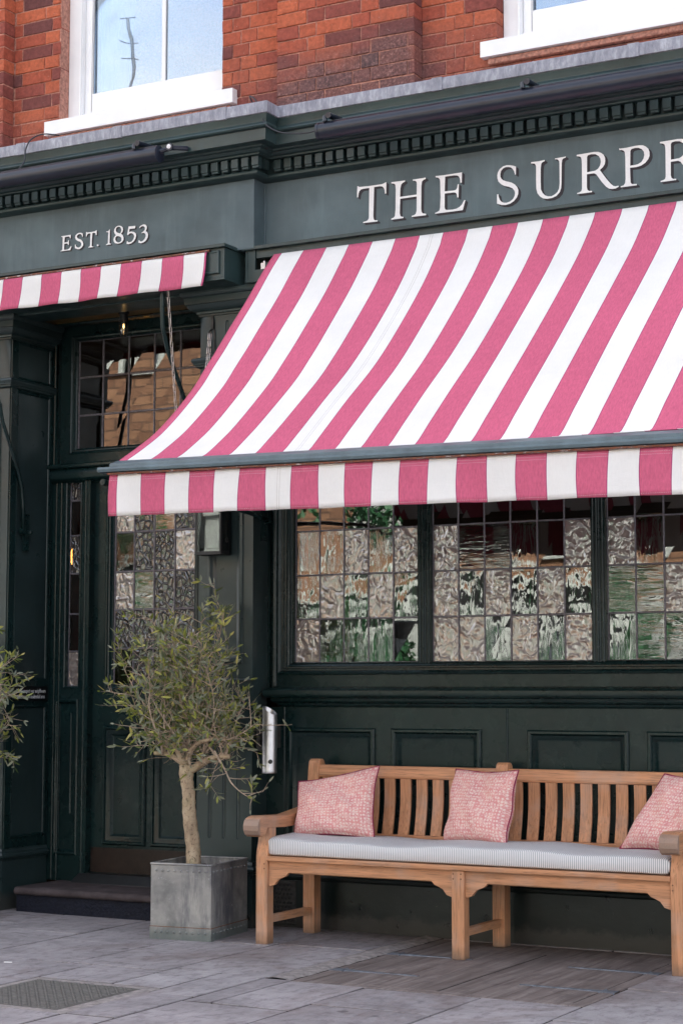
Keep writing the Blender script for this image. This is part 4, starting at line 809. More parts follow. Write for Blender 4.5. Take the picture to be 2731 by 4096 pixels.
# notice on the return panel rail
ns=empty('notice_sign',(-2.030,.072,1.285),label='small black notice with white lettering on the doorway return panel',cat='sign')
b=MB(); b.box(0,.005,-.165,.165,-.045,.045); b.build('plate',m_simple('sign_black',(.004,.004,.005),.4,0,.3,20,.1,.02),ns,bevel=.001)
def bold(s):
    o=''
    for ch in s:
        if 'A'<=ch<='Z': o+=chr(0x1D400+ord(ch)-65)
        elif 'a'<=ch<='z': o+=chr(0x1D41A+ord(ch)-97)
        else: o+=ch
    return o
def text_mesh(t,size,width,loc,rot,name,parent,m):
    cu=bpy.data.curves.new('t','FONT'); cu.body=bold(t); cu.size=size; cu.align_x='CENTER'; cu.align_y='CENTER'
    o=bpy.data.objects.new('t',cu); COL.objects.link(o); bpy.context.view_layer.update()
    me=bpy.data.meshes.new_from_object(o); bpy.data.objects.remove(o)
    xs=[v.co.x for v in me.vertices]; k=width/(max(xs)-min(xs))
    for v in me.vertices: v.co.x*=k
    me.materials.clear(); me.materials.append(m)
    q=bpy.data.objects.new(name,me); COL.objects.link(q); q.parent=parent; q.location=loc; q.rotation_euler=rot; return q
text_mesh('Please respect our neighbours',.033,.285,(.0056,0,.016),(PI/2,0,PI/2),'lettering',ns,M['cream'])
text_mesh('this is a quiet residential area',.033,.270,(.0056,.0,-.018),(PI/2,0,PI/2),'lettering',ns,M['cream'])
# ash bin
ab=empty('ash_bin',(-.19,-.155,.85),label='brushed steel tubular ash bin on the wall between the olive tree and the bench',cat='ash bin')
b=MB(); n=32; r=.0415
def ring(z0,slope,rr_): return [(rr_*math.cos(t),rr_*math.sin(t),z0-slope*rr_*math.cos(t)*(1)) for t in [2*PI*q/n for q in range(n)]]
rows=[[(0.0001*math.cos(2*PI*q/n),0.0001*math.sin(2*PI*q/n),0) for q in range(n)],ring(0,0,r*.96),ring(.004,0,r),ring(.010,0,r),ring(.0105,0,r*.985),ring(.014,0,r*.985),ring(.0145,0,r),ring(.300,0,r),ring(.3005,0,r*.985),ring(.303,0,r*.985),ring(.3035,0,r),ring(.312,0,r),ring(.3125,0,r*.985),ring(.315,0,r*.985),ring(.3155,0,r),ring(.345,.62,r),ring(.345,.62,r*.93),ring(.29,0,r*.92)]
b.grid(rows,0,True); b.build('body',M['steel'],ab,smooth='auto',angle=35)
b=MB(); b.lathe([(.0,.29),(r*.9,.2905)],0,0,20); b.build('ash_tray',M['black'],ab)
b=MB(); b.lathe([(0,.013),(.006,.013),(.008,.010),(.012,.009),(.0125,.0)],0,0,16,0,'x',0)
ko=b.build('lock',M['iron'],ab,smooth='auto'); ko.location=(.0235,-.0325,.065); ko.rotation_euler[2]=R(-54)
b=MB(); b.box(-.085,-.060,-.004,.10,.12,.27); b.box(-.0598,-.036,-.008,.008,.12,.15); b.box(-.0598,-.036,-.008,.008,.24,.27)
for z in (.14,.17,.22,.25): b.tube([(-.072,-.008,z),(-.072,-.0042,z)],.006,8)
b.box(-.085,-.02,.08,.16,.135,.255)
b.build('bracket',M['iron'],ab,bevel=.001)

# ============================================================ BENCH
be=empty('garden_bench',(0,0,0),label='long three-bay teak garden bench with slatted back and scroll arms under the window',cat='bench')
WX,WY,WZ=M['woodx'],M['woody'],M['woodz']
for i,x in enumerate((.043,1.157,2.267)):
    if i!=1:
        yz=[(-.681,0),(-.681,.448),(-.676,.48),(-.664,.515),(-.658,.55),(-.658,.60),(-.590,.60),(-.590,.56),(-.598,.52),(-.613,.48),(-.617,.45),(-.617,0)]
        b=MB(); b.prism(yz,x,x+.067); b.build('leg',WZ,be,bevel=.004)
    else:
        b=MB(); b.box(x,x+.067,-.681,-.617,0,.428); b.build('leg',WZ,be,bevel=.004)
    b=MB(); b.prism([(-.186,0),(-.186,.44),(-.145,.80),(-.133,.905),(-.128,.922),(-.110,.933),(-.085,.933),(-.068,.922),(-.062,.90),(-.075,.80),(-.108,.44),(-.108,0)],x,x+.067); b.build('leg',WZ,be,bevel=.005)
    b=MB(); b.box(x+.018,x+.049,-.6165,-.1865,.104,.143); b.build('stretcher',WY,be,bevel=.003)
    if i!=1:
        a=x-.018 if i==0 else x-.018
        pts=[(-.735,.655),(-.70,.659),(-.62,.655),(-.45,.650),(-.30,.668),(-.20,.680),(-.135,.685),(-.145,.622),(-.20,.614),(-.35,.594),(-.50,.590),(-.60,.594),(-.68,.597),(-.690,.588),(-.702,.568),(-.722,.556),(-.746,.555),(-.768,.566),(-.782,.587),(-.784,.612),(-.774,.636),(-.757,.649)]
        b=MB(); b.prism(pts,a,a+.090); b.build('arm',WY,be,bevel=.006,seg=3)
    b=MB()
    for px in ((x+.050,) if i==0 else (x+.012,) if i==2 else (x+.010,x+.051)):
        for z in (.412,.388): b.tube([(px,-.6825,z),(px,-.680,z)],.0042,8)
    b.build('dowel',m_simple('dark_end_grain',(.16,.07,.035),.7),be)
# seat
for x0,x1 in ((.110,1.157),(1.224,2.267)):
    b=MB(); t=.0745
    def br(s,xx): return [(xx,.372),(xx,.302),(xx+s*.006,.297),(xx+s*.035,.307),(xx+s*.055,.333),(xx+s*.075,.342),(xx+s*.100,.352),(xx+s*.112,.364),(xx+s*.118,.372)]
    L_=br(1,x0+.0005); Rr=br(-1,x1-.0005)
    pl=[(x0+.0005,.428)]+L_+Rr[::-1]+[(x1-.0005,.428)]
    b.prism(pl,-.664,-.640,'y'); b.build('apron',WX,be,bevel=.002)
b=MB(); b.box(.108,2.269,-.690,-.640,.4285,.452); b.build('seat_slat',WX,be,bevel=.004)
for k in range(5): b=MB(); b.box(.08,2.29,-.628+.092*k,-.628+.092*k+.078,.4285,.450); b.build('seat_slat',WX,be,bevel=.003)
for y in (-.60,-.22): b=MB(); b.box(.111,2.266,y,y+.025,.36,.428); b.build('seat_rail',WX,be)
def lean(z): return -.146+(z-.80)*.114
b=MB()
for x0,x1 in ((.1105,1.1565),(1.2245,2.2665)):
    b=MB(); b.prism([(lean(.837)+.008,.837),(lean(.837)+.004,.850),(lean(.9)+.004,.893),(lean(.9)+.012,.903),(lean(.9)+.036,.903),(lean(.837)+.044,.837)],x0,x1); b.build('top_rail',WX,be,bevel=.004)
    b=MB(); b.box(x0,x1,-.165,-.130,.50,.545); b.build('lower_rail',WX,be,bevel=.003)
    n=11; pitch=(x1-x0)/(n+.0); 
    for k in range(n):
        xc=x0+pitch*(k+.5); rows=[]
        for j in range(9):
            z=.5455+(.8365-.5455)*j/8; y=lean(z)+.012+.014*math.sin(j/8*PI)
            rows.append([(xc-.031,y,z),(xc+.031,y,z),(xc+.031,y+.014,z),(xc-.031,y+.014,z)])
        b=MB(); b.grid(rows,0,True); b.face(rows[0]); b.face(rows[-1]); b.build('back_slat',WZ,be,bevel=.002)
# seat cushion
mt,nt,out=mat('ticking_stripe'); g=G(nt); c=g.coord()
sp=g.n('SeparateXYZ'); g.L(c,sp.inputs[0]); wob=g.math('MULTIPLY',g.noise(3,c,2),.012)
fr=g.math('FRACT',g.math('MULTIPLY',g.math('ADD',sp.outputs[0],wob),1/.0098))
col=g.mix(g.ramp(fr,[(.0,0),(.30,0),(.36,1),(.62,1),(.68,0)]),(.72,.72,.725),(.26,.28,.31))
g.pbsdf(out,col,.85,g.bump(g.noise(6,c,3),.5,.02),.2); M['tick']=mt
cu=MB(); NX,NS=120,28; rows=[]
y0,y1,z0,z1=-.668,-.165,.4525,.538
for i in range(NX+1):
    t=i/NX; x=.095+(2.262-.095)*t; e=min(t,1-t)*(2.262-.095); k=(1-max(0,1-e/.03)**2.2)**.5 if e<.03 else 1; k=max(k,.35)
    ring_=[]
    for q in range(NS):
        a=2*PI*q/NS; ca,sa=math.cos(a),math.sin(a); ex=.22
        u=(abs(ca)**ex)*(1 if ca>0 else -1); v=(abs(sa)**ex)*(1 if sa>0 else -1)
        yy=(y0+y1)/2+u*(y1-y0)/2*(.97+.03*k); zz=(z0+z1)/2+v*(z1-z0)/2*(.35+.65*k)
        if v>0: zz+=.006*math.sin(x*5+1)*v+.004*math.sin(x*13)*v-.0*abs(u)+.010*(1-u*u)*v
        if u<-.5: yy+=.003*math.sin(x*7)
        ring_.append((x,yy,zz-.0))
    rows.append(ring_)
cu.grid(rows,0,True); cu.face(rows[0]); cu.face(rows[-1])
o=cu.build('seat_cushion',mt,None,smooth='auto',angle=60); tag(o,'long grey and white ticking-striped seat cushion laid on the teak bench','cushion')
# pillows
mp_,nt,out=mat('block_print_cotton'); g=G(nt)
tc=g.n('TexCoord'); uv=tc.outputs['UV']
def vmul(v,s):
    q=g.n('Mapping'); g.L(v,q.inputs[0]); q.inputs['Scale'].default_value=s; return q.outputs[0]
vr=g.n('TexVoronoi',feature='F1',ins={'Scale':1.0,'Randomness':.28}); g.L(vmul(uv,(25,22,1)),vr.inputs['Vector'])
dots=g.ramp(vr.outputs['Distance'],[(.25,1),(.36,0)])
v2=g.n('TexVoronoi',feature='DISTANCE_TO_EDGE',ins={'Scale':1.0,'Randomness':.75}); g.L(vmul(uv,(40,44,1)),v2.inputs['Vector'])
vine=g.ramp(v2.outputs['Distance'],[(.05,.85),(.10,0)])
hl=g.n('TexWave',wave_type='BANDS',bands_direction='Y',ins={'Scale':2.7,'Distortion':1.2,'Detail':2}); g.L(vmul(uv,(1,2,1)),hl.inputs['Vector'])
k=g.math('MAXIMUM',dots,g.math('MULTIPLY',vine,g.ramp(g.noise(14,uv,3),[(.40,0),(.55,1)])))
patch=g.noise(5,uv,3); base=g.mix(g.ramp(patch,[(.35,0),(.65,1)]),(.64,.26,.27),(.72,.34,.315))
col=g.mix(k,base,(.78,.62,.56)); fine=g.noise(260,uv,2); 
g.pbsdf(out,col,.9,g.bump(g.noise(3.2,tc.outputs['Object'] if False else uv,4),.45,.03,g.bump(fine,.15,.001)),.15); M['print']=mp_
def pillow(name,size,thick,loc,rot,label,seed,taper=0.0,shear=0.0,pinch=.075):
    o=empty(name,loc,label=label,cat='pillow',group='pink printed pillows on the bench'); o.rotation_euler=rot
    rr=random.Random(seed); N=34; ph=[rr.uniform(0,6) for _ in range(6)]
    def P(u,v,s):
        w,h=size
        pu=1-pinch*(1-v*v)*.9; pv=1-pinch*(1-u*u)*.9
        x=u*w/2*pu; z=v*h/2*pv
        t=((1-abs(u)**2.3)*(1-abs(v)**2.3))
        t=max(t,0)**.46*thick/2*(1-.22*v)
        y=s*t+.010*math.sin(3*u+ph[0]+2*v)+.006*math.sin(6*v+ph[1]+3*u)
        y+=s*.004*math.sin(11*u+ph[2])*math.sin(9*v+ph[3])*(1-u*u)*(1-v*v)
        y+=s*.007*math.sin(5*u*v+ph[4])*(1-u*u)+.006*math.sin(9*u+4*v+ph[5])*(1-abs(v)**3); z-=taper*(1-u)/2*(1+v)/2; x+=shear*z; return (x,y,z)
    for s,nm in ((-1,'front_panel'),(1,'back_panel')):
        b=MB(); b.grid([[P(-1+2*i/N,-1+2*j/N,s) for i in range(N+1)] for j in range(N+1)])
        q=b.build(nm,M['print'],o,smooth=True,fix=False)
        uvl=q.data.uv_layers.new(name='UVMap')
        for lp2 in q.data.loops:
            vi=lp2.vertex_index; uvl.data[lp2.index].uv=((vi%(N+1))/N,(vi//(N+1))/N)
    pts=[]
    for a in range(0,N+1): pts.append(P(-1+2*a/N,-1,0))
    for a in range(1,N+1): pts.append(P(1,-1+2*a/N,0))
    for a in range(1,N+1): pts.append(P(1-2*a/N,1,0))
    for a in range(1,N+1): pts.append(P(-1,1-2*a/N,0))
    b=MB(); b.tube(pts,.0038,7,0,False); b.build('piping',M['plum'],o,smooth=True)
    return o
pillow('pillow',(.455,.385),.17,(.332,-.345,.722),(R(-18),R(-1),R(7)),'pink block-print pillow with plum piping leaning at the left end of the bench',1,.085,-.01)
pillow('pillow',(.405,.385),.18,(1.148,-.305,.716),(R(-16),R(-1),R(-14)),'pink block-print pillow standing in the middle of the bench against the centre post',2,.0,.04)
pillow('pillow',(.365,.385),.17,(2.198,-.36,.715),(R(-16),R(3),R(-6)),'tilted pink block-print pillow behind the right-hand arm of the bench',3,.0,.46)
# ============================================================ PLANTERS AND OLIVE TREES
mz,nt,out=mat('weathered_zinc'); g=G(nt); c=g.coord()
n1=g.noise(4.5,c,6,.62,.5); n2=g.noise(9,g.coord((1,1,.18)),5,.7); n3=g.noise(42,c,4,.7)
col=g.ramp(n1,[(.34,(.15,.15,.152)),(.5,(.255,.253,.245)),(.66,(.36,.35,.33))])
col=g.mix(g.ramp(n2,[(.50,0),(.66,.85)]),col,(.085,.09,.11))
col=g.mix(g.ramp(n3,[(.62,0),(.72,.45)]),col,(.46,.47,.48))
sp=g.n('SeparateXYZ'); g.L(c,sp.inputs[0]); lo=g.math('ADD',sp.outputs[2],g.math('MULTIPLY',n1,.10))
col=g.mix(g.ramp(lo,[(.08,.8),(.15,0)]),col,(.115,.14,.135))
g.pbsdf(out,col,g.ramp(n1,[(.3,.62),(.7,.48)]),g.bump(g.math('ADD',n1,g.math('MULTIPLY',n3,.3)),.35,.008),.45,.25); M['zinc']=mz
def planter(x,y,rz,label):
    o=empty('planter',(x,y,0),label=label,cat='planter',group='square zinc planters by the entrance'); o.rotation_euler[2]=rz
    w,d,h=.1765,.224,.392; b=MB(); t=.004
    for (ax,ay),(bx,by) in (((-w,-d),(w,-d)),((w,-d),(w,d)),((w,d),(-w,d)),((-w,d),(-w,-d))):
        rows=[]
        for k in range(13):
            z=.062+(h-.062)*k/12; r_=[]
            for q in range(13):
                u=q/12; px,py=ax+(bx-ax)*u,ay+(by-ay)*u; nx,ny=(by-ay),-(bx-ax); L_=math.hypot(nx,ny); dd=.0022*math.sin(u*5+k*.5+ax*9)*math.sin(u*PI)
                r_.append((px+nx/L_*dd,py+ny/L_*dd,z))
            rows.append(r_)
        b.grid(rows)
        b.grid([[(ax*.985,ay*.985,.33),(bx*.985,by*.985,.33)],[(ax*.985,ay*.985,h),(bx*.985,by*.985,h)]])
    b.build('body',mz,o,smooth='auto')
    b=MB(); W2,D2=w+.003,d+.003; b.grid([[(-W2,-D2,0),(W2,-D2,0),(W2,D2,0),(-W2,D2,0)],[(-W2,-D2,.066),(W2,-D2,.066),(W2,D2,.066),(-W2,D2,.066)],[(-w,-d,.069),(w,-d,.069),(w,d,.069),(-w,d,.069)]],0,True); b.build('base_band',mz,o); b=MB(); b.box(-W2-.0005,W2+.0005,-D2-.0005,D2+.0005,.0655,.0685); b.build('band_seam',M['rust'],o)
    b=MB(); pts=[(-w,-d,h),(w,-d,h),(w,d,h),(-w,d,h),(-w,-d,h)]
    for p,q in zip(pts,pts[1:]): b.tube([p,q],.0062,8)
    b.build('rim',mz,o,smooth='auto')
    b=MB()
    def rivet(px,py,pz,nx,ny):
        rows=[]; tx,ty=-ny,nx
        for rr_,dd in ((.0080,0),(.0070,.0032),(.0045,.0052),(.0008,.0060)):
            rows.append([(px+nx*dd+tx*rr_*math.cos(a),py+ny*dd+ty*rr_*math.cos(a),pz+rr_*math.sin(a)) for a in [PI*q/4 for q in range(8)]])
        b.grid(rows,0,True)
    for z,off in ((.358,0),(.040,.003)):
        for k in range(9): rivet(-w+.030+k*(2*w-.06)/8,-d-off,z,0,-1)
        for k in range(10): rivet(w+off,-d+.030+k*(2*d-.06)/9,z,1,0)
    b.build('rivets',mz,o,smooth=True)
    b=MB(); rr=random.Random(4); b.grid([[(-w*.98+2*w*.98*i/14,-d*.98+2*d*.98*j/14,.350+rr.uniform(-.007,.007)) for i in range(15)] for j in range(15)])
    for _ in range(60):
        px,py=rr.uniform(-w*.9,w*.9),rr.uniform(-d*.9,d*.9); s=rr.uniform(.006,.014); a=rr.uniform(0,6)
        b.face([(px,py,.362),(px+s*math.cos(a),py+s*math.sin(a),.366),(px+s*1.4*math.cos(a+.5),py+s*1.4*math.sin(a+.5),.362)])
    b.build('soil',M['soil'],o)
    return o
planter(-.407,-.518,R(6.5),'square riveted zinc planter holding the olive tree in front of the door')
planter(-2.22,-.50,R(3),'square riveted zinc planter of the left-hand olive tree, beyond the photo edge')
ml,nt,out=mat('olive_leaf'); g=G(nt); geo=g.n('NewGeometry'); isl=geo.outputs['Random Per Island']
top=g.ramp(isl,[(0,(.05,.075,.022)),(.3,(.14,.17,.036)),(.6,(.26,.28,.060)),(.88,(.42,.41,.10)),(1,(.50,.43,.14))])
und=g.ramp(isl,[(0,(.15,.17,.12)),(1,(.27,.28,.20))])
lc=g.mix(geo.outputs['Backfacing'],top,und)
p=g.pbsdf(out,lc,.42,None,.5)
t2=g.n('BsdfTranslucent'); g.L(g.mix(1,lc,(1.2,1.5,.6,1),'MULTIPLY'),t2.inputs[0]); mx=g.n('MixShader',ins={0:.18}); g.L(p.outputs[0],mx.inputs[1]); g.L(t2.outputs[0],mx.inputs[2]); g.L(mx.outputs[0],out.inputs[0])
mb_,nt,out=mat('olive_bark'); g=G(nt); c=g.coord(); n1=g.noise(16,g.coord((1,1,.45)),6,.65); n2=g.noise(60,c,4,.7); n3=g.noise(7,c,3)
col=g.ramp(n1,[(.3,(.20,.145,.10)),(.5,(.42,.32,.215)),(.7,(.55,.45,.33))]); col=g.mix(g.ramp(n2,[(.55,0),(.64,.8)]),col,(.09,.06,.04)); col=g.mix(g.ramp(n3,[(.5,0),(.7,.4)]),col,(.22,.22,.10))
g.pbsdf(out,col,.8,g.bump(g.math('ADD',n1,g.math('MULTIPLY',n2,.6)),.8,.008),.2)
M['twig']=m_simple('olive_twig',(.42,.33,.25),.75,0,.2,50,.35,.3)
def olive(base,seed,label,cen,rad,extra=(),nlead=19,thin=1.0):
    o=empty('olive_tree',base,label=label,cat='olive tree',group='potted olive trees by the entrance'); rr=random.Random(seed); B=Vector(base)
    V=Vector
    tr=[V((0,0,-.03)),V((-.002,0,.08)),V((-.022,.004,.20)),V((-.032,0,.30)),V((-.030,-.004,.37)),V((-.045,-.004,.45)),V((-.052,0,.53))]
    b=MB(); ln=smooth_line(tr,30); 
    b.tube(ln,[.0415-.0085*k/30+.0018*math.sin(k*1.9)+(.006 if k>25 else 0)-(.0)*0+(.004*math.exp(-k*.8)) for k in range(31)],16)
    head=tr[-1]
    st=[(head,[V((-.06,0,.035)),V((-.115,-.01,.058)),V((-.195,-.02,.062))],.021,.0105),(head+V((.01,0,-.03)),[V((.05,0,.018)),V((.12,-.01,.055)),V((.20,-.01,.078)),V((.275,-.01,.082))],.026,.0125),(head,[V((.0,.02,.05)),V((.02,.03,.11))],.024,.018),(head,[V((-.02,-.03,.05)),V((-.05,-.06,.12))],.018,.012),(head,[V((.04,-.03,.06)),V((.11,-.06,.12)),V((.20,-.05,.145)),V((.28,-.06,.15))],.016,.008)]
    for s,ps,r0,r1 in st:
        q=smooth_line([s]+[s+p for p in ps],10); b.tube(q,[r0+(r1-r0)*k/10 for k in range(11)],10)
    b.build('trunk',mb_,o,smooth=True)
    tw=MB(); lf=MB()
    def leaf(p,d,ln_,w):
        d=d.normalized(); side=d.cross(V((rr.gauss(0,1),rr.gauss(0,1),rr.gauss(0,1)))).normalized(); nr=side.cross(d); 
        cur=nr*ln_*rr.uniform(-.10,.16)
        pts=[p,p+d*ln_*.3+side*w*.5+cur*.3,p+d*ln_*.68+side*w*.46+cur*.8,p+d*ln_+cur*1.5,p+d*ln_*.68-side*w*.46+cur*.8,p+d*ln_*.3-side*w*.5+cur*.3]
        m1=p+d*ln_*.3+nr*w*.12+cur*.3; m2=p+d*ln_*.68+nr*w*.10+cur*.8
        i=len(lf.v); lf.v+=[tuple(q) for q in pts]+[tuple(m1),tuple(m2)]
        for f in ((0,1,6),(0,6,5),(1,2,7,6),(6,7,4,5),(2,3,7),(7,3,4)): lf.f.append(tuple(i+q for q in f)); lf.m.append(0)
    def shoot(p,d,L,r,depth,leafy):
        n=max(4,int(L/.03)); pts=[p]; dd=d.normalized(); jit=.10 if depth<2 else .13
        up=.035 if depth else .05
        for k in range(n):
            dd=(dd+V((rr.gauss(0,jit),rr.gauss(0,jit),rr.gauss(0,jit)+up))).normalized(); pts.append(pts[-1]+dd*L/n)
        tw.tube(pts,[r*(1-.72*k/n) for k in range(n+1)],5 if depth else 7,0,False)
        if leafy:
            for k in range(1 if depth>1 else max(1,int(n*.45)),n+1):
                if rr.random()>leafy: continue
                t=(pts[k]-pts[k-1]).normalized(); s=t.cross(V((rr.gauss(0,1),rr.gauss(0,1),rr.gauss(0,1)))).normalized()
                for sg in (1,-1):
                    if rr.random()<.16: continue
                    leaf(pts[k],t*rr.uniform(.5,.95)+s*sg*rr.uniform(.45,.9)+V((0,0,rr.uniform(-.1,.25))),rr.uniform(.040,.064),rr.uniform(.0105,.0155))
            leaf(pts[-1],dd,rr.uniform(.03,.045),.010)
        return pts
    C0=V(cen)-B; RD=V(rad)
    def inside(q,f=1.0):
        e=q-C0; return (e.x/(RD.x*(1-.38*max(0,e.z)/RD.z)))**2+(e.y/RD.y)**2+(e.z/RD.z)**2<f
    leads=[]
    for k in range(nlead):
        az=2*PI*(k+.5*rr.random())/nlead*3.0; pol=rr.uniform(.05,.95) if k%3 else rr.uniform(.75,1.25)
        d=V((math.sin(pol)*math.cos(az)*1.05,math.sin(pol)*math.sin(az)*.85,math.cos(pol)+.12)); s=head+V((rr.uniform(-.06,.14),rr.uniform(-.03,.03),rr.uniform(.0,.07)))
        if k%4==0: s=head+V((-.17,-.02,.055))+V((rr.uniform(0,.08),0,0))
        if k%4==2: s=head+V((.18,-.01,.06))+V((rr.uniform(-.08,.08),0,0))
        # length to the edge of the crown
        L=.12
        while inside(s+d.normalized()*L) and L<.95: L+=.03
        leads.append((s,d,L*rr.uniform(.70,1.06)))
    for s,d,L in leads+[(head+V(a),V(d_),l_) for a,d_,l_ in extra]:
        pts=shoot(s,d,L,rr.uniform(.0045,.0085),0,.5*thin)
        n=len(pts)
        for k in range(2,n):
            for _ in range(rr.choice((1,1,1,2))):
                if rr.random()<.20: continue
                t=(pts[k]-pts[k-1]).normalized(); sd=t.cross(V((rr.gauss(0,1),rr.gauss(0,1),rr.gauss(0,1)))).normalized()
                l2=rr.uniform(.09,.22); bare=rr.random()<.22
                q=shoot(pts[k],t*.55+sd*.9,l2,.0027,1,0 if bare else .62*thin)
                for j in range(1,len(q)):
                    if rr.random()<(.30 if not bare else .2):
                        t3=(q[j]-q[j-1]).normalized(); s3=t3.cross(V((rr.gauss(0,1),rr.gauss(0,1),rr.gauss(0,1)))).normalized()
                        shoot(q[j],t3*.5+s3,rr.uniform(.035,.10),.0017,2,.8*thin if not bare else .12)
    # tangle of thin bare twigs round the head
    for _ in range(60):
        s=head+V((rr.uniform(-.14,.24),rr.uniform(-.07,.07),rr.uniform(.0,.14))); shoot(s,V((rr.gauss(0,1),rr.gauss(0,.7),rr.gauss(.15,.5))),rr.uniform(.06,.20),.0022,2,.12)
    print('leaves',len(lf.f)//6)
    tw.build('branches',M['twig'],o,smooth=True,fix=False); lf.build('crown',ml,o,smooth=False,fix=False)
    return o
olive((-.46,-.50,.37),21,'small olive tree with a bare pale trunk growing from the zinc planter by the door',(-.535,-.50,1.29),(.315,.32,.49),extra=(((.26,-.06,.14),(1,-.1,.0),.24),((.2,-.03,.08),(.7,-.2,-.75),.36),((.05,0,.1),(.18,-.1,1),.78),((.02,0,.1),(-.1,-.1,1),.74),((-.16,0,.06),(-.7,0,.8),.34),((.12,0,.08),(.6,-.1,.9),.62)),nlead=20,thin=.68)
olive((-2.24,-.50,.37),8,'olive tree reaching in from the left photo edge, only a few branches showing',(-2.24,-.50,1.22),(.44,.40,.48),extra=(((.1,0,.2),(1,-.1,.55),.66),((.1,0,.1),(1,-.1,.22),.62),((.1,0,.0),(1,-.15,-.08),.56),((.06,0,.0),(.8,-.1,-.35),.48),((.1,0,.25),(1,.0,.42),.62)),nlead=12,thin=.7)

# ============================================================ GROUND
mf,nt,out=mat('york_stone'); g=G(nt); c=g.coord(); isl=g.n('NewGeometry').outputs['Random Per Island']
n1=g.noise(3.2,c,6,.62,.4); n2=g.noise(19,g.coord((1,.55,1)),6,.68); n3=g.noise(130,c,3,.7)
base=g.ramp(isl,[(0,(.255,.236,.245)),(.5,(.312,.290,.300)),(1,(.365,.345,.355))])
base=g.mix(1,base,g.ramp(n1,[(.25,.68),(.5,1.0),(.75,1.22)]),'MULTIPLY')
base=g.mix(g.ramp(n2,[(.50,0),(.68,.60)]),base,(.115,.095,.105))
base=g.mix(g.ramp(n2,[(.25,.55),(.40,0)]),base,(.37,.37,.40))
base=g.mix(g.ramp(n3,[(.66,0),(.74,.6)]),base,(.09,.08,.085))
n4=g.noise(1.3,g.coord((1,.6,1)),5,.7,1.0); base=g.mix(g.ramp(n4,[(.50,0),(.66,.60)]),base,(.155,.115,.105))
gv=g.n('TexVoronoi',ins={'Scale':2.1}); g.L(c,gv.inputs['Vector']); base=g.mix(g.ramp(gv.outputs['Distance'],[(.045,.75),(.06,0)]),base,(.085,.075,.08))
st2=g.noise(5,g.coord((.5,5,1)),5,.75,1.5); base=g.mix(g.ramp(st2,[(.58,0),(.66,.5)]),base,(.10,.085,.09))
# stone darker along the wall foot; shade under the bench put into its colour
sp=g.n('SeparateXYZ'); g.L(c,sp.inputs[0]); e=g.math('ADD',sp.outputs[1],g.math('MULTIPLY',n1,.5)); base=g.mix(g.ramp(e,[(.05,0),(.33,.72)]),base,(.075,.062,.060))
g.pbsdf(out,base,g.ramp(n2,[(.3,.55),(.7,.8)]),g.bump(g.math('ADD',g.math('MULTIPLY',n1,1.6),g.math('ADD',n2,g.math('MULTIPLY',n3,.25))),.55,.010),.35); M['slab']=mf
M['joint']=m_simple('joint_grit',(.030,.024,.023),.95,0,.2,50,.5,.9,.01)
M['cement']=m_simple('patched_cement',(.27,.245,.235),.9,0,.2,26,.35,1,.012)
rr=random.Random(31)
xs=[-.40,.135,.655,1.18,1.745,2.203]; x=-.40; L_=[-1.0,-1.58,-2.15,-2.75]
while L_[-1]>-9: L_.append(L_[-1]-rr.uniform(.5,.64))
while xs[-1]<10: xs.append(xs[-1]+rr.uniform(.52,.66))
xs=sorted(L_+xs)
cuts={-2.15:[-.58,-1.30,-2.05,-2.9],-1.58:[-.80,-1.72,-2.6],-1.0:[-.98,-1.665,-2.5],-.40:[-.70,-1.655,-2.4],.135:[-.62,-1.575,-2.20,-2.78],.655:[-.9,-1.62,-2.30,-2.95],1.18:[-1.64,-2.13,-2.85],1.745:[-1.64,-2.45,-3.1],2.203:[-1.12,-2.0,-2.9]}
excl=[(.80,2.203,-1.632,-.04),(-.275,.405,-2.80,-2.075),(.655,.80,-1.62,.05)]
def sub(r,e):
    x0,x1,y0,y1=r; a,b_,c_,d=e
    if a>=x1 or b_<=x0 or c_>=y1 or d<=y0: return [r]
    out=[]
    if x0<a: out.append((x0,a,y0,y1))
    if x1>b_: out.append((b_,x1,y0,y1))
    m0,m1=max(x0,a),min(x1,b_)
    if y0<c_: out.append((m0,m1,y0,c_))
    if y1>d: out.append((m0,m1,d,y1))
    return out
b=MB()
for x0,x1 in zip(xs,xs[1:]):
    cy=list(cuts.get(x0,[])); 
    if not cy: cy=[-rr.uniform(.5,1.0)]
    while cy[-1]>-4.9: cy.append(cy[-1]-rr.uniform(.62,.95))
    cy=[.3]+[q for q in cy if q>-4.75]+[-4.9]
    for ya,yb in zip(cy,cy[1:]):
        rs=[(x0,x1,yb,ya)]
        for e_ in excl: rs=[q for r_ in rs for q in sub(r_,e_)]
        for (a,c_,d,e_) in rs:
            if c_-a<.03 or e_-d<.03: continue
            gp=.0068; z=[rr.uniform(-.0016,.0036) for _ in range(4)]; h=.002
            p=[(a+gp,d+gp,z[0]),(c_-gp,d+gp,z[1]),(c_-gp,e_-gp,z[2]),(a+gp,e_-gp,z[3])]; j=[(q[0]+(h if q[0]<(a+c_)/2 else -h),q[1]+(h if q[1]<(d+e_)/2 else -h),q[2]+.0) for q in p]
            lo=[(q[0],q[1],q[2]-.0012) for q in p]; bt=[(q[0],q[1],-.03) for q in p]
            b.grid([j,lo,bt],0,True); b.face(j)
pv=b.build('pavement',M['slab'],None); tag(pv,kind='structure')
b=MB(); b.box(-9,10,-4.9,.3,-.05,-.0032); tag(b.build('pavement_bed',M['joint'],None),kind='structure')
b=MB(); rows=[]
for k in range(41):
    y=.02-1.64*k/40; w=.005*math.sin(k*1.3)+rr.uniform(-.004,.004); rows.append([(.657,y,.0005),(.70+w,y,.006+rr.uniform(-.002,.003)),(.76+w,y,.004+rr.uniform(-.003,.003)),(.806,y,-.010)])
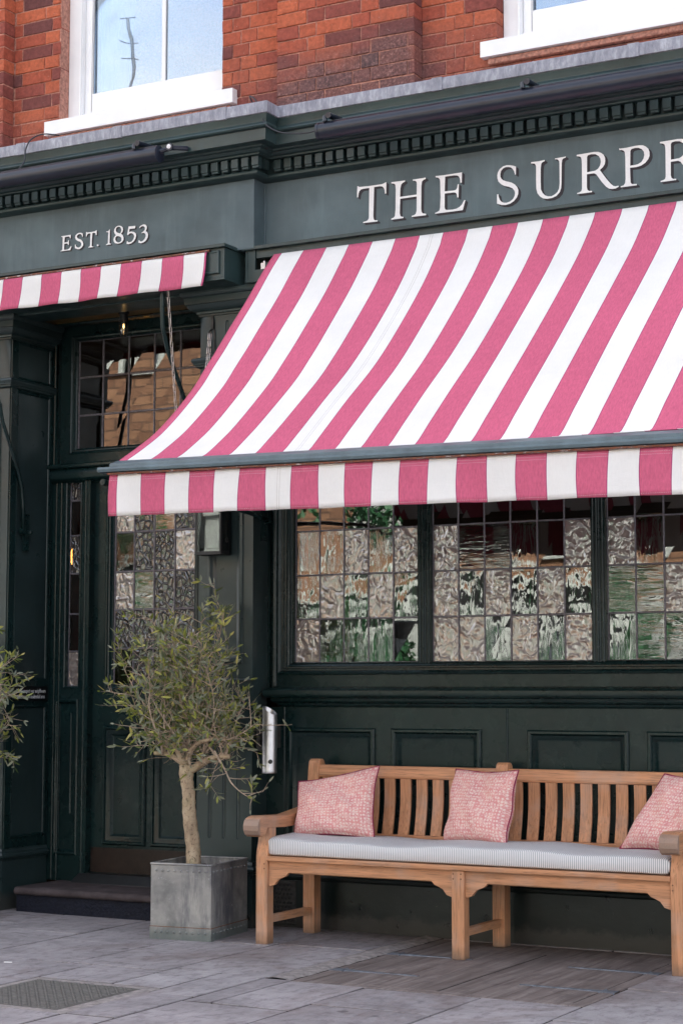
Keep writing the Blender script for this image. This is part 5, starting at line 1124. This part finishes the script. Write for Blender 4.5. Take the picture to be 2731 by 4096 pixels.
b.grid(rows); tag(b.build('pavement_fillet',M['cement'],None,smooth=True),kind='structure')
# kerb, road, far pavement
b=MB(); b.box(-30,20,-5.05,-4.9,-.2,-.0005); b.box(-30,-9,-4.9,.3,-.1,-.001); b.box(10,20,-4.9,.3,-.1,-.001); tag(b.build('kerb',M['slab'],None,bevel=.01),kind='structure')
b=MB(); b.box(-60,40,-13,-5.05,-.3,-.11); tag(b.build('road',m_simple('asphalt',(.055,.055,.058),.9,0,.3,30,.3,.6),None),kind='structure')
b=MB(); b.box(-60,40,-17,-13,-.3,.0); tag(b.build('far_pavement',M['slab'],None),kind='structure')
b=MB(); b.box(-300,300,-300,300,-.6,-.31); tag(b.build('ground',M['joint'],None),kind='structure')
# cellar hatch
mh,nt,out=mat('hatch_timber'); g=G(nt); c=g.coord((24,1.8,24)); n1=g.noise(1,c,5,.65,.7); n2=g.noise(7,g.coord(),5,.7); isl=g.n('NewGeometry').outputs['Random Per Island']
col=g.ramp(n1,[(.28,(.10,.080,.074)),(.5,(.175,.145,.135)),(.72,(.26,.225,.21))]); col=g.mix(g.ramp(n2,[(.5,0),(.72,.6)]),col,(.07,.055,.055)); col=g.mix(1,col,g.ramp(isl,[(0,.86),(1,1.12)]),'MULTIPLY')
g.pbsdf(out,col,.72,g.bump(g.math('ADD',n1,g.math('MULTIPLY',n2,.5)),.6,.006),.3)
ht=empty('cellar_hatch',(1.5,-.9,0),label='worn timber cellar hatch with iron straps set in the pavement under the bench',cat='cellar hatch')
def bl(b,*a): b.box(a[0]-1.5,a[1]-1.5,a[2]+.9,a[3]+.9,a[4],a[5])
b=MB(); bl(b,.802,.868,-1.63,-.05,-.03,.001); bl(b,2.134,2.200,-1.63,-.05,-.03,.001); bl(b,.8685,2.1335,-1.63,-1.568,-.03,.0006); bl(b,.8685,2.1335,-.30,-.05,-.03,-.002); bl(b,.869,2.133,-1.567,-.301,-.05,-.026); b.build('frame',mh,ht,bevel=.005)
for x0,x1 in ((.876,1.494),(1.506,2.127)):
    b=MB(); n=4
    for k in range(n): bl(b,x0+(x1-x0)*k/n,x0+(x1-x0)*(k+1)/n-.0016,-1.56,-.308,-.024,-.0004+.0006*(k%2))
    b.build('hatch_door',mh,ht,bevel=.003)
mi=m_simple('worn_iron_strap',(.13,.145,.17),.55,.2,.5,30,.4,.4,.004)
for y in (-1.235,-.645):
    for x0,x1,s in ((.800,1.25,1),(1.75,2.205,-1)):
        b=MB(); xa,xb=(x0,x1) if s>0 else (x1,x0)
        rows=[]
        for k in range(15):
            t=k/14; x=xa+(xb-xa)*t; w=.028*(1-.62*min(1,t*1.6))+(.012 if t<.12 else 0); rows.append([(x-1.5,y+.9-w,-.0025),(x-1.5,y+.9-w*.8,.0035),(x-1.5,y+.9+w*.8,.0035),(x-1.5,y+.9+w,-.0025)])
        b.grid(rows)
        for t in (.3,.6,.85): xx=xa+(xb-xa)*t-1.5; b.lathe([(0,.0055),(.005,.005),(.006,.0036)],xx,y+.9,8)
        b.tube([(xa+s*.062-1.5,y+.9-.034,.001),(xa+s*.062-1.5,y+.9+.034,.001)],.0065,8)
        b.build('strap_hinge',mi,ht,smooth='auto')
# cast inspection cover, front left
cv=empty('inspection_cover',(.065,-2.44,0),label='patterned cast-iron inspection cover set in cement near the lower left corner',cat='inspection cover')
b=MB(); b.box(-.338,.338,-.360,.360,-.03,-.0010); b.build('surround',M['cement'],cv,bevel=.004)
b=MB(); b.box(-.290,.272,-.300,.300,-.02,.0006); b.build('plate',m_simple('cover_iron',(.10,.095,.088),.8,0,.3,30,.4,.5),cv,bevel=.002)
b=MB()
for i in range(22):
    for j in range(20):
        x=-.275+.0247*i; y=-.285+.030*j; a=(PI/4 if (i+j)%2 else -PI/4); l,w=.0095,.0028
        dx,dy=math.cos(a),math.sin(a); b.hexa([(x-dx*l+dy*w,y-dy*l-dx*w,+.0005),(x+dx*l+dy*w,y+dy*l-dx*w,+.0005),(x+dx*l-dy*w,y+dy*l+dx*w,+.0005),(x-dx*l-dy*w,y-dy*l+dx*w,+.0005),(x-dx*l*.8+dy*w*.5,y-dy*l*.8-dx*w*.5,.0036),(x+dx*l*.8+dy*w*.5,y+dy*l*.8-dx*w*.5,.0036),(x+dx*l*.8-dy*w*.5,y+dy*l*.8+dx*w*.5,.0036),(x-dx*l*.8-dy*w*.5,y-dy*l*.8+dx*w*.5,.0036)])
b.build('tread_pattern',m_simple('cast_iron_worn',(.125,.118,.108),.75,0,.5,40,.3,.2),cv)
b=MB(); b.hexa([(-.020,-.003,0),(.020,-.003,0),(.020,.003,0),(-.020,.003,0),(-.019,-.002,.003),(.020,-.002,.003),(.019,.002,.003),(-.020,.002,.003)])
o=b.build('wood_splinter',M['cream'],None,loc=(-.67,-1.80,.001),rz=R(20)); tag(o,'tiny pale splinter of wood lying on the flagstones at far left','litter')

# ============================================================ THE OTHER SIDE OF THE STREET (seen only as reflections)
op=empty('opposite_house',(0,0,0),label='brick terrace across the street with white stucco ground floor, seen only in reflections',cat='house')
b=MB(); F=lambda a,c,d=0:(a,-17.0-d,c)
hs=[]; 
for k in range(11):
    x=-26+2.9*k; hs.append((x,x+1.15,3.5,5.0)); hs.append((x,x+1.15,7.15,8.7))
cells(b,-28,7,2.9,9.6,hs,F); b.box(-28,7,-24,-17.25,0,9.6)
mw_,nt,out=mat('far_brick'); g=G(nt); tc=g.n('TexCoord'); mp=g.n('Mapping'); g.L(tc.outputs['Object'],mp.inputs[0]); mp.inputs['Rotation'].default_value=(PI/2,0,0)
bt=g.n('TexBrick',ins={'Scale':1.0,'Brick Width':.46,'Row Height':.17,'Mortar Size':.014,'Color1':(.22,.125,.075,1),'Color2':(.13,.07,.045,1),'Mortar':(.08,.05,.035,1)}); g.L(mp.outputs[0],bt.inputs['Vector'])
g.pbsdf(out,bt.outputs['Color'],.9,None,.2); b.build('wall',mw_,op)
b=MB(); gs=[]
for k in range(11):
    x=-26+2.9*k; gs.append((x,x+1.0,.9,2.3))
gs=[(-28+1.45*k,-28+1.45*k+.85,1.0+.2*(k%3),2.3) for k in range(24)]
F3=lambda a,c,d=0:(a,-16.9-d,c); cells(b,-28,7,0,2.55,gs,F3); b.box(-28,7,-17.0,-16.75,2.9,3.08); b.box(-28,7,-17.0,-16.8,9.6,10.0)
for a,c,d,e in hs: b.box(a-.1,c+.1,-17.02,-16.9,d-.12,d); b.box(a-.12,a,-17,-16.93,d,e); b.box(c,c+.12,-17,-16.93,d,e); b.box(a-.12,c+.12,-17,-16.93,e,e+.2); b.box((a+c)/2-.03,(a+c)/2+.03,-17.1,-17.05,d,e); b.box(a,c,-17.1,-17.05,(d+e)/2-.03,(d+e)/2+.03); b.box(a,a+.35,-17.2,-17.16,d,e)
b.build('stucco',m_simple('cream_stucco',(.34,.37,.35),.8),op)
b=MB(); b.tube([(-13.7,-17.3,9.6),(-13.8,-17.3,11.6),(-13.65,-17.3,12.4),(-13.75,-17.3,13.5)],.024,6)
for zz in (13.5,13.1,12.75): b.tube([(-13.95,-17.3,zz+.05),(-13.75,-17.3,zz),(-13.58,-17.3,zz-.03)],.010,5)
b.build('aerial',M['black'],op,smooth='auto')
b=MB(); b.box(-27.5,6.5,-17.3,-17.22,.2,9.3); b.build('glazing',m_simple('far_glazing',(.05,.06,.07),.3),op)
mhg=m_simple('hedge_leaf',(.035,.13,.055),.6,0,.4,30,.4,0)
def bush(x,y,z0,rx,rz_,n,seed,label,name='shrub'):
    rr=random.Random(seed); b=MB()
    for _ in range(n):
        a=rr.uniform(0,2*PI); u=rr.uniform(-1,1); r=(.55+.45*rr.random()); s=math.sqrt(1-u*u)
        p=Vector((rx*r*s*math.cos(a),rx*.8*r*s*math.sin(a),z0+rz_+rz_*r*u)); d=Vector((rr.gauss(0,1),rr.gauss(0,1),rr.gauss(0,1))).normalized()*.07; e=d.cross(Vector((rr.gauss(0,1),rr.gauss(0,1),rr.gauss(0,1)))).normalized()*.035
        b.face([p-d,p+e,p+d,p-e])
    b.tube([(0,0,0),(0,0,z0+rz_)],.05,6,0)
    o=b.build(name,mhg,None,loc=(x,y,0),fix=False); tag(o,label,'shrub',group='shrubs across the street')
for k,(x,rx,rz_,z0) in enumerate(((-3.6,.55,1.2,.2),(-5.4,.8,1.0,.1),(-7.2,.5,1.35,.3),(-9.0,.8,1.0,.2),(-12.0,.7,1.1,.3),(-14.6,.9,1.3,.2))):
    bush(x,-14.6+.5*(k%2),z0,rx,rz_,1500,50+k,'leafy shrub across the street, number %s from the right in the reflections'%('one','two','three','four','five','six')[k])

for k,(x,z0) in enumerate(((-3.2,3.0),(-6.4,3.3),(-10.9,3.0),(-13.9,3.3))):
    bush(x,-13.4,z0,1.05,.75,1700,80+k,'small street tree across the road, number %s from the right in the reflections'%('one','two','three','four')[k],'street_tree')

# ============================================================ LIGHT AND CAMERA
w=bpy.data.worlds.new('World'); sc.world=w; w.use_nodes=True; nt=w.node_tree; nt.nodes.clear()
out=nt.nodes.new('ShaderNodeOutputWorld'); bg=nt.nodes.new('ShaderNodeBackground'); sk=nt.nodes.new('ShaderNodeTexSky')
EL,AZ=38,12
sk.sky_type='NISHITA'; sk.sun_disc=False; sk.sun_elevation=R(EL); sk.sun_rotation=R(AZ); sk.air_density=1.0; sk.dust_density=4.0; sk.ozone_density=1.0
g=G(nt); tc=g.n('TexCoord'); mp=g.n('Mapping'); g.L(tc.outputs['Generated'],mp.inputs[0]); mp.inputs['Scale'].default_value=(1,1,2.6)
cn=g.n('TexNoise',ins={'Scale':2.3,'Detail':8,'Roughness':.6,'Distortion':.4}); g.L(mp.outputs[0],cn.inputs['Vector'])
bw=g.n('RGBToBW'); g.L(sk.outputs[0],bw.inputs[0]); cl=g.n('CombineColor'); v=g.math('MULTIPLY',bw.outputs[0],1.45)
for q in range(3): g.L(g.math('MULTIPLY',v,(1.03,1.0,.975)[q]),cl.inputs[q])
g.L(g.mix(g.ramp(cn.outputs['Fac'],[(.42,.35),(.64,.98)]),sk.outputs[0],cl.outputs[0]),bg.inputs[0]); bg.inputs[1].default_value=.15; nt.links.new(bg.outputs[0],out.inputs[0])
sl_=bpy.data.lights.new('sun','SUN'); sl_.energy=3.2; sl_.angle=R(.55); sl_.color=(1,.93,.84); so=bpy.data.objects.new('sun',sl_); COL.objects.link(so)
dv=Vector((math.sin(R(AZ))*math.cos(R(EL)),math.cos(R(AZ))*math.cos(R(EL)),math.sin(R(EL)))); so.rotation_euler=dv.to_track_quat('Z','Y').to_euler(); so.location=dv*60
cam=bpy.data.cameras.new('camera'); cam.sensor_fit='HORIZONTAL'; cam.sensor_width=24; cam.lens=24*7298.2/2731; cam.clip_end=2000; cam.clip_start=.1
co=bpy.data.objects.new('camera',cam); COL.objects.link(co); sc.camera=co
yaw,pit,rol=R(-28.459),R(5.624),R(-.0433)
fw=Vector((math.sin(yaw)*math.cos(pit),math.cos(yaw)*math.cos(pit),math.sin(pit))); rt=Vector((math.cos(yaw),-math.sin(yaw),0)); dn=fw.cross(rt)
r2=rt*math.cos(rol)+dn*math.sin(rol); d2=-rt*math.sin(rol)+dn*math.cos(rol)
mw=Matrix(((r2.x,-d2.x,-fw.x,5.0),(r2.y,-d2.y,-fw.y,-8.9),(r2.z,-d2.z,-fw.z,1.3),(0,0,0,1))); co.matrix_world=mw
sc.view_settings.view_transform='Standard'; sc.view_settings.look='None'; sc.view_settings.gamma=1; sc.view_settings.exposure=2.5
sc.cycles.max_bounces=8; sc.cycles.transparent_max_bounces=12; sc.cycles.caustics_reflective=False; sc.cycles.caustics_refractive=False; sc.cycles.sample_clamp_indirect=6
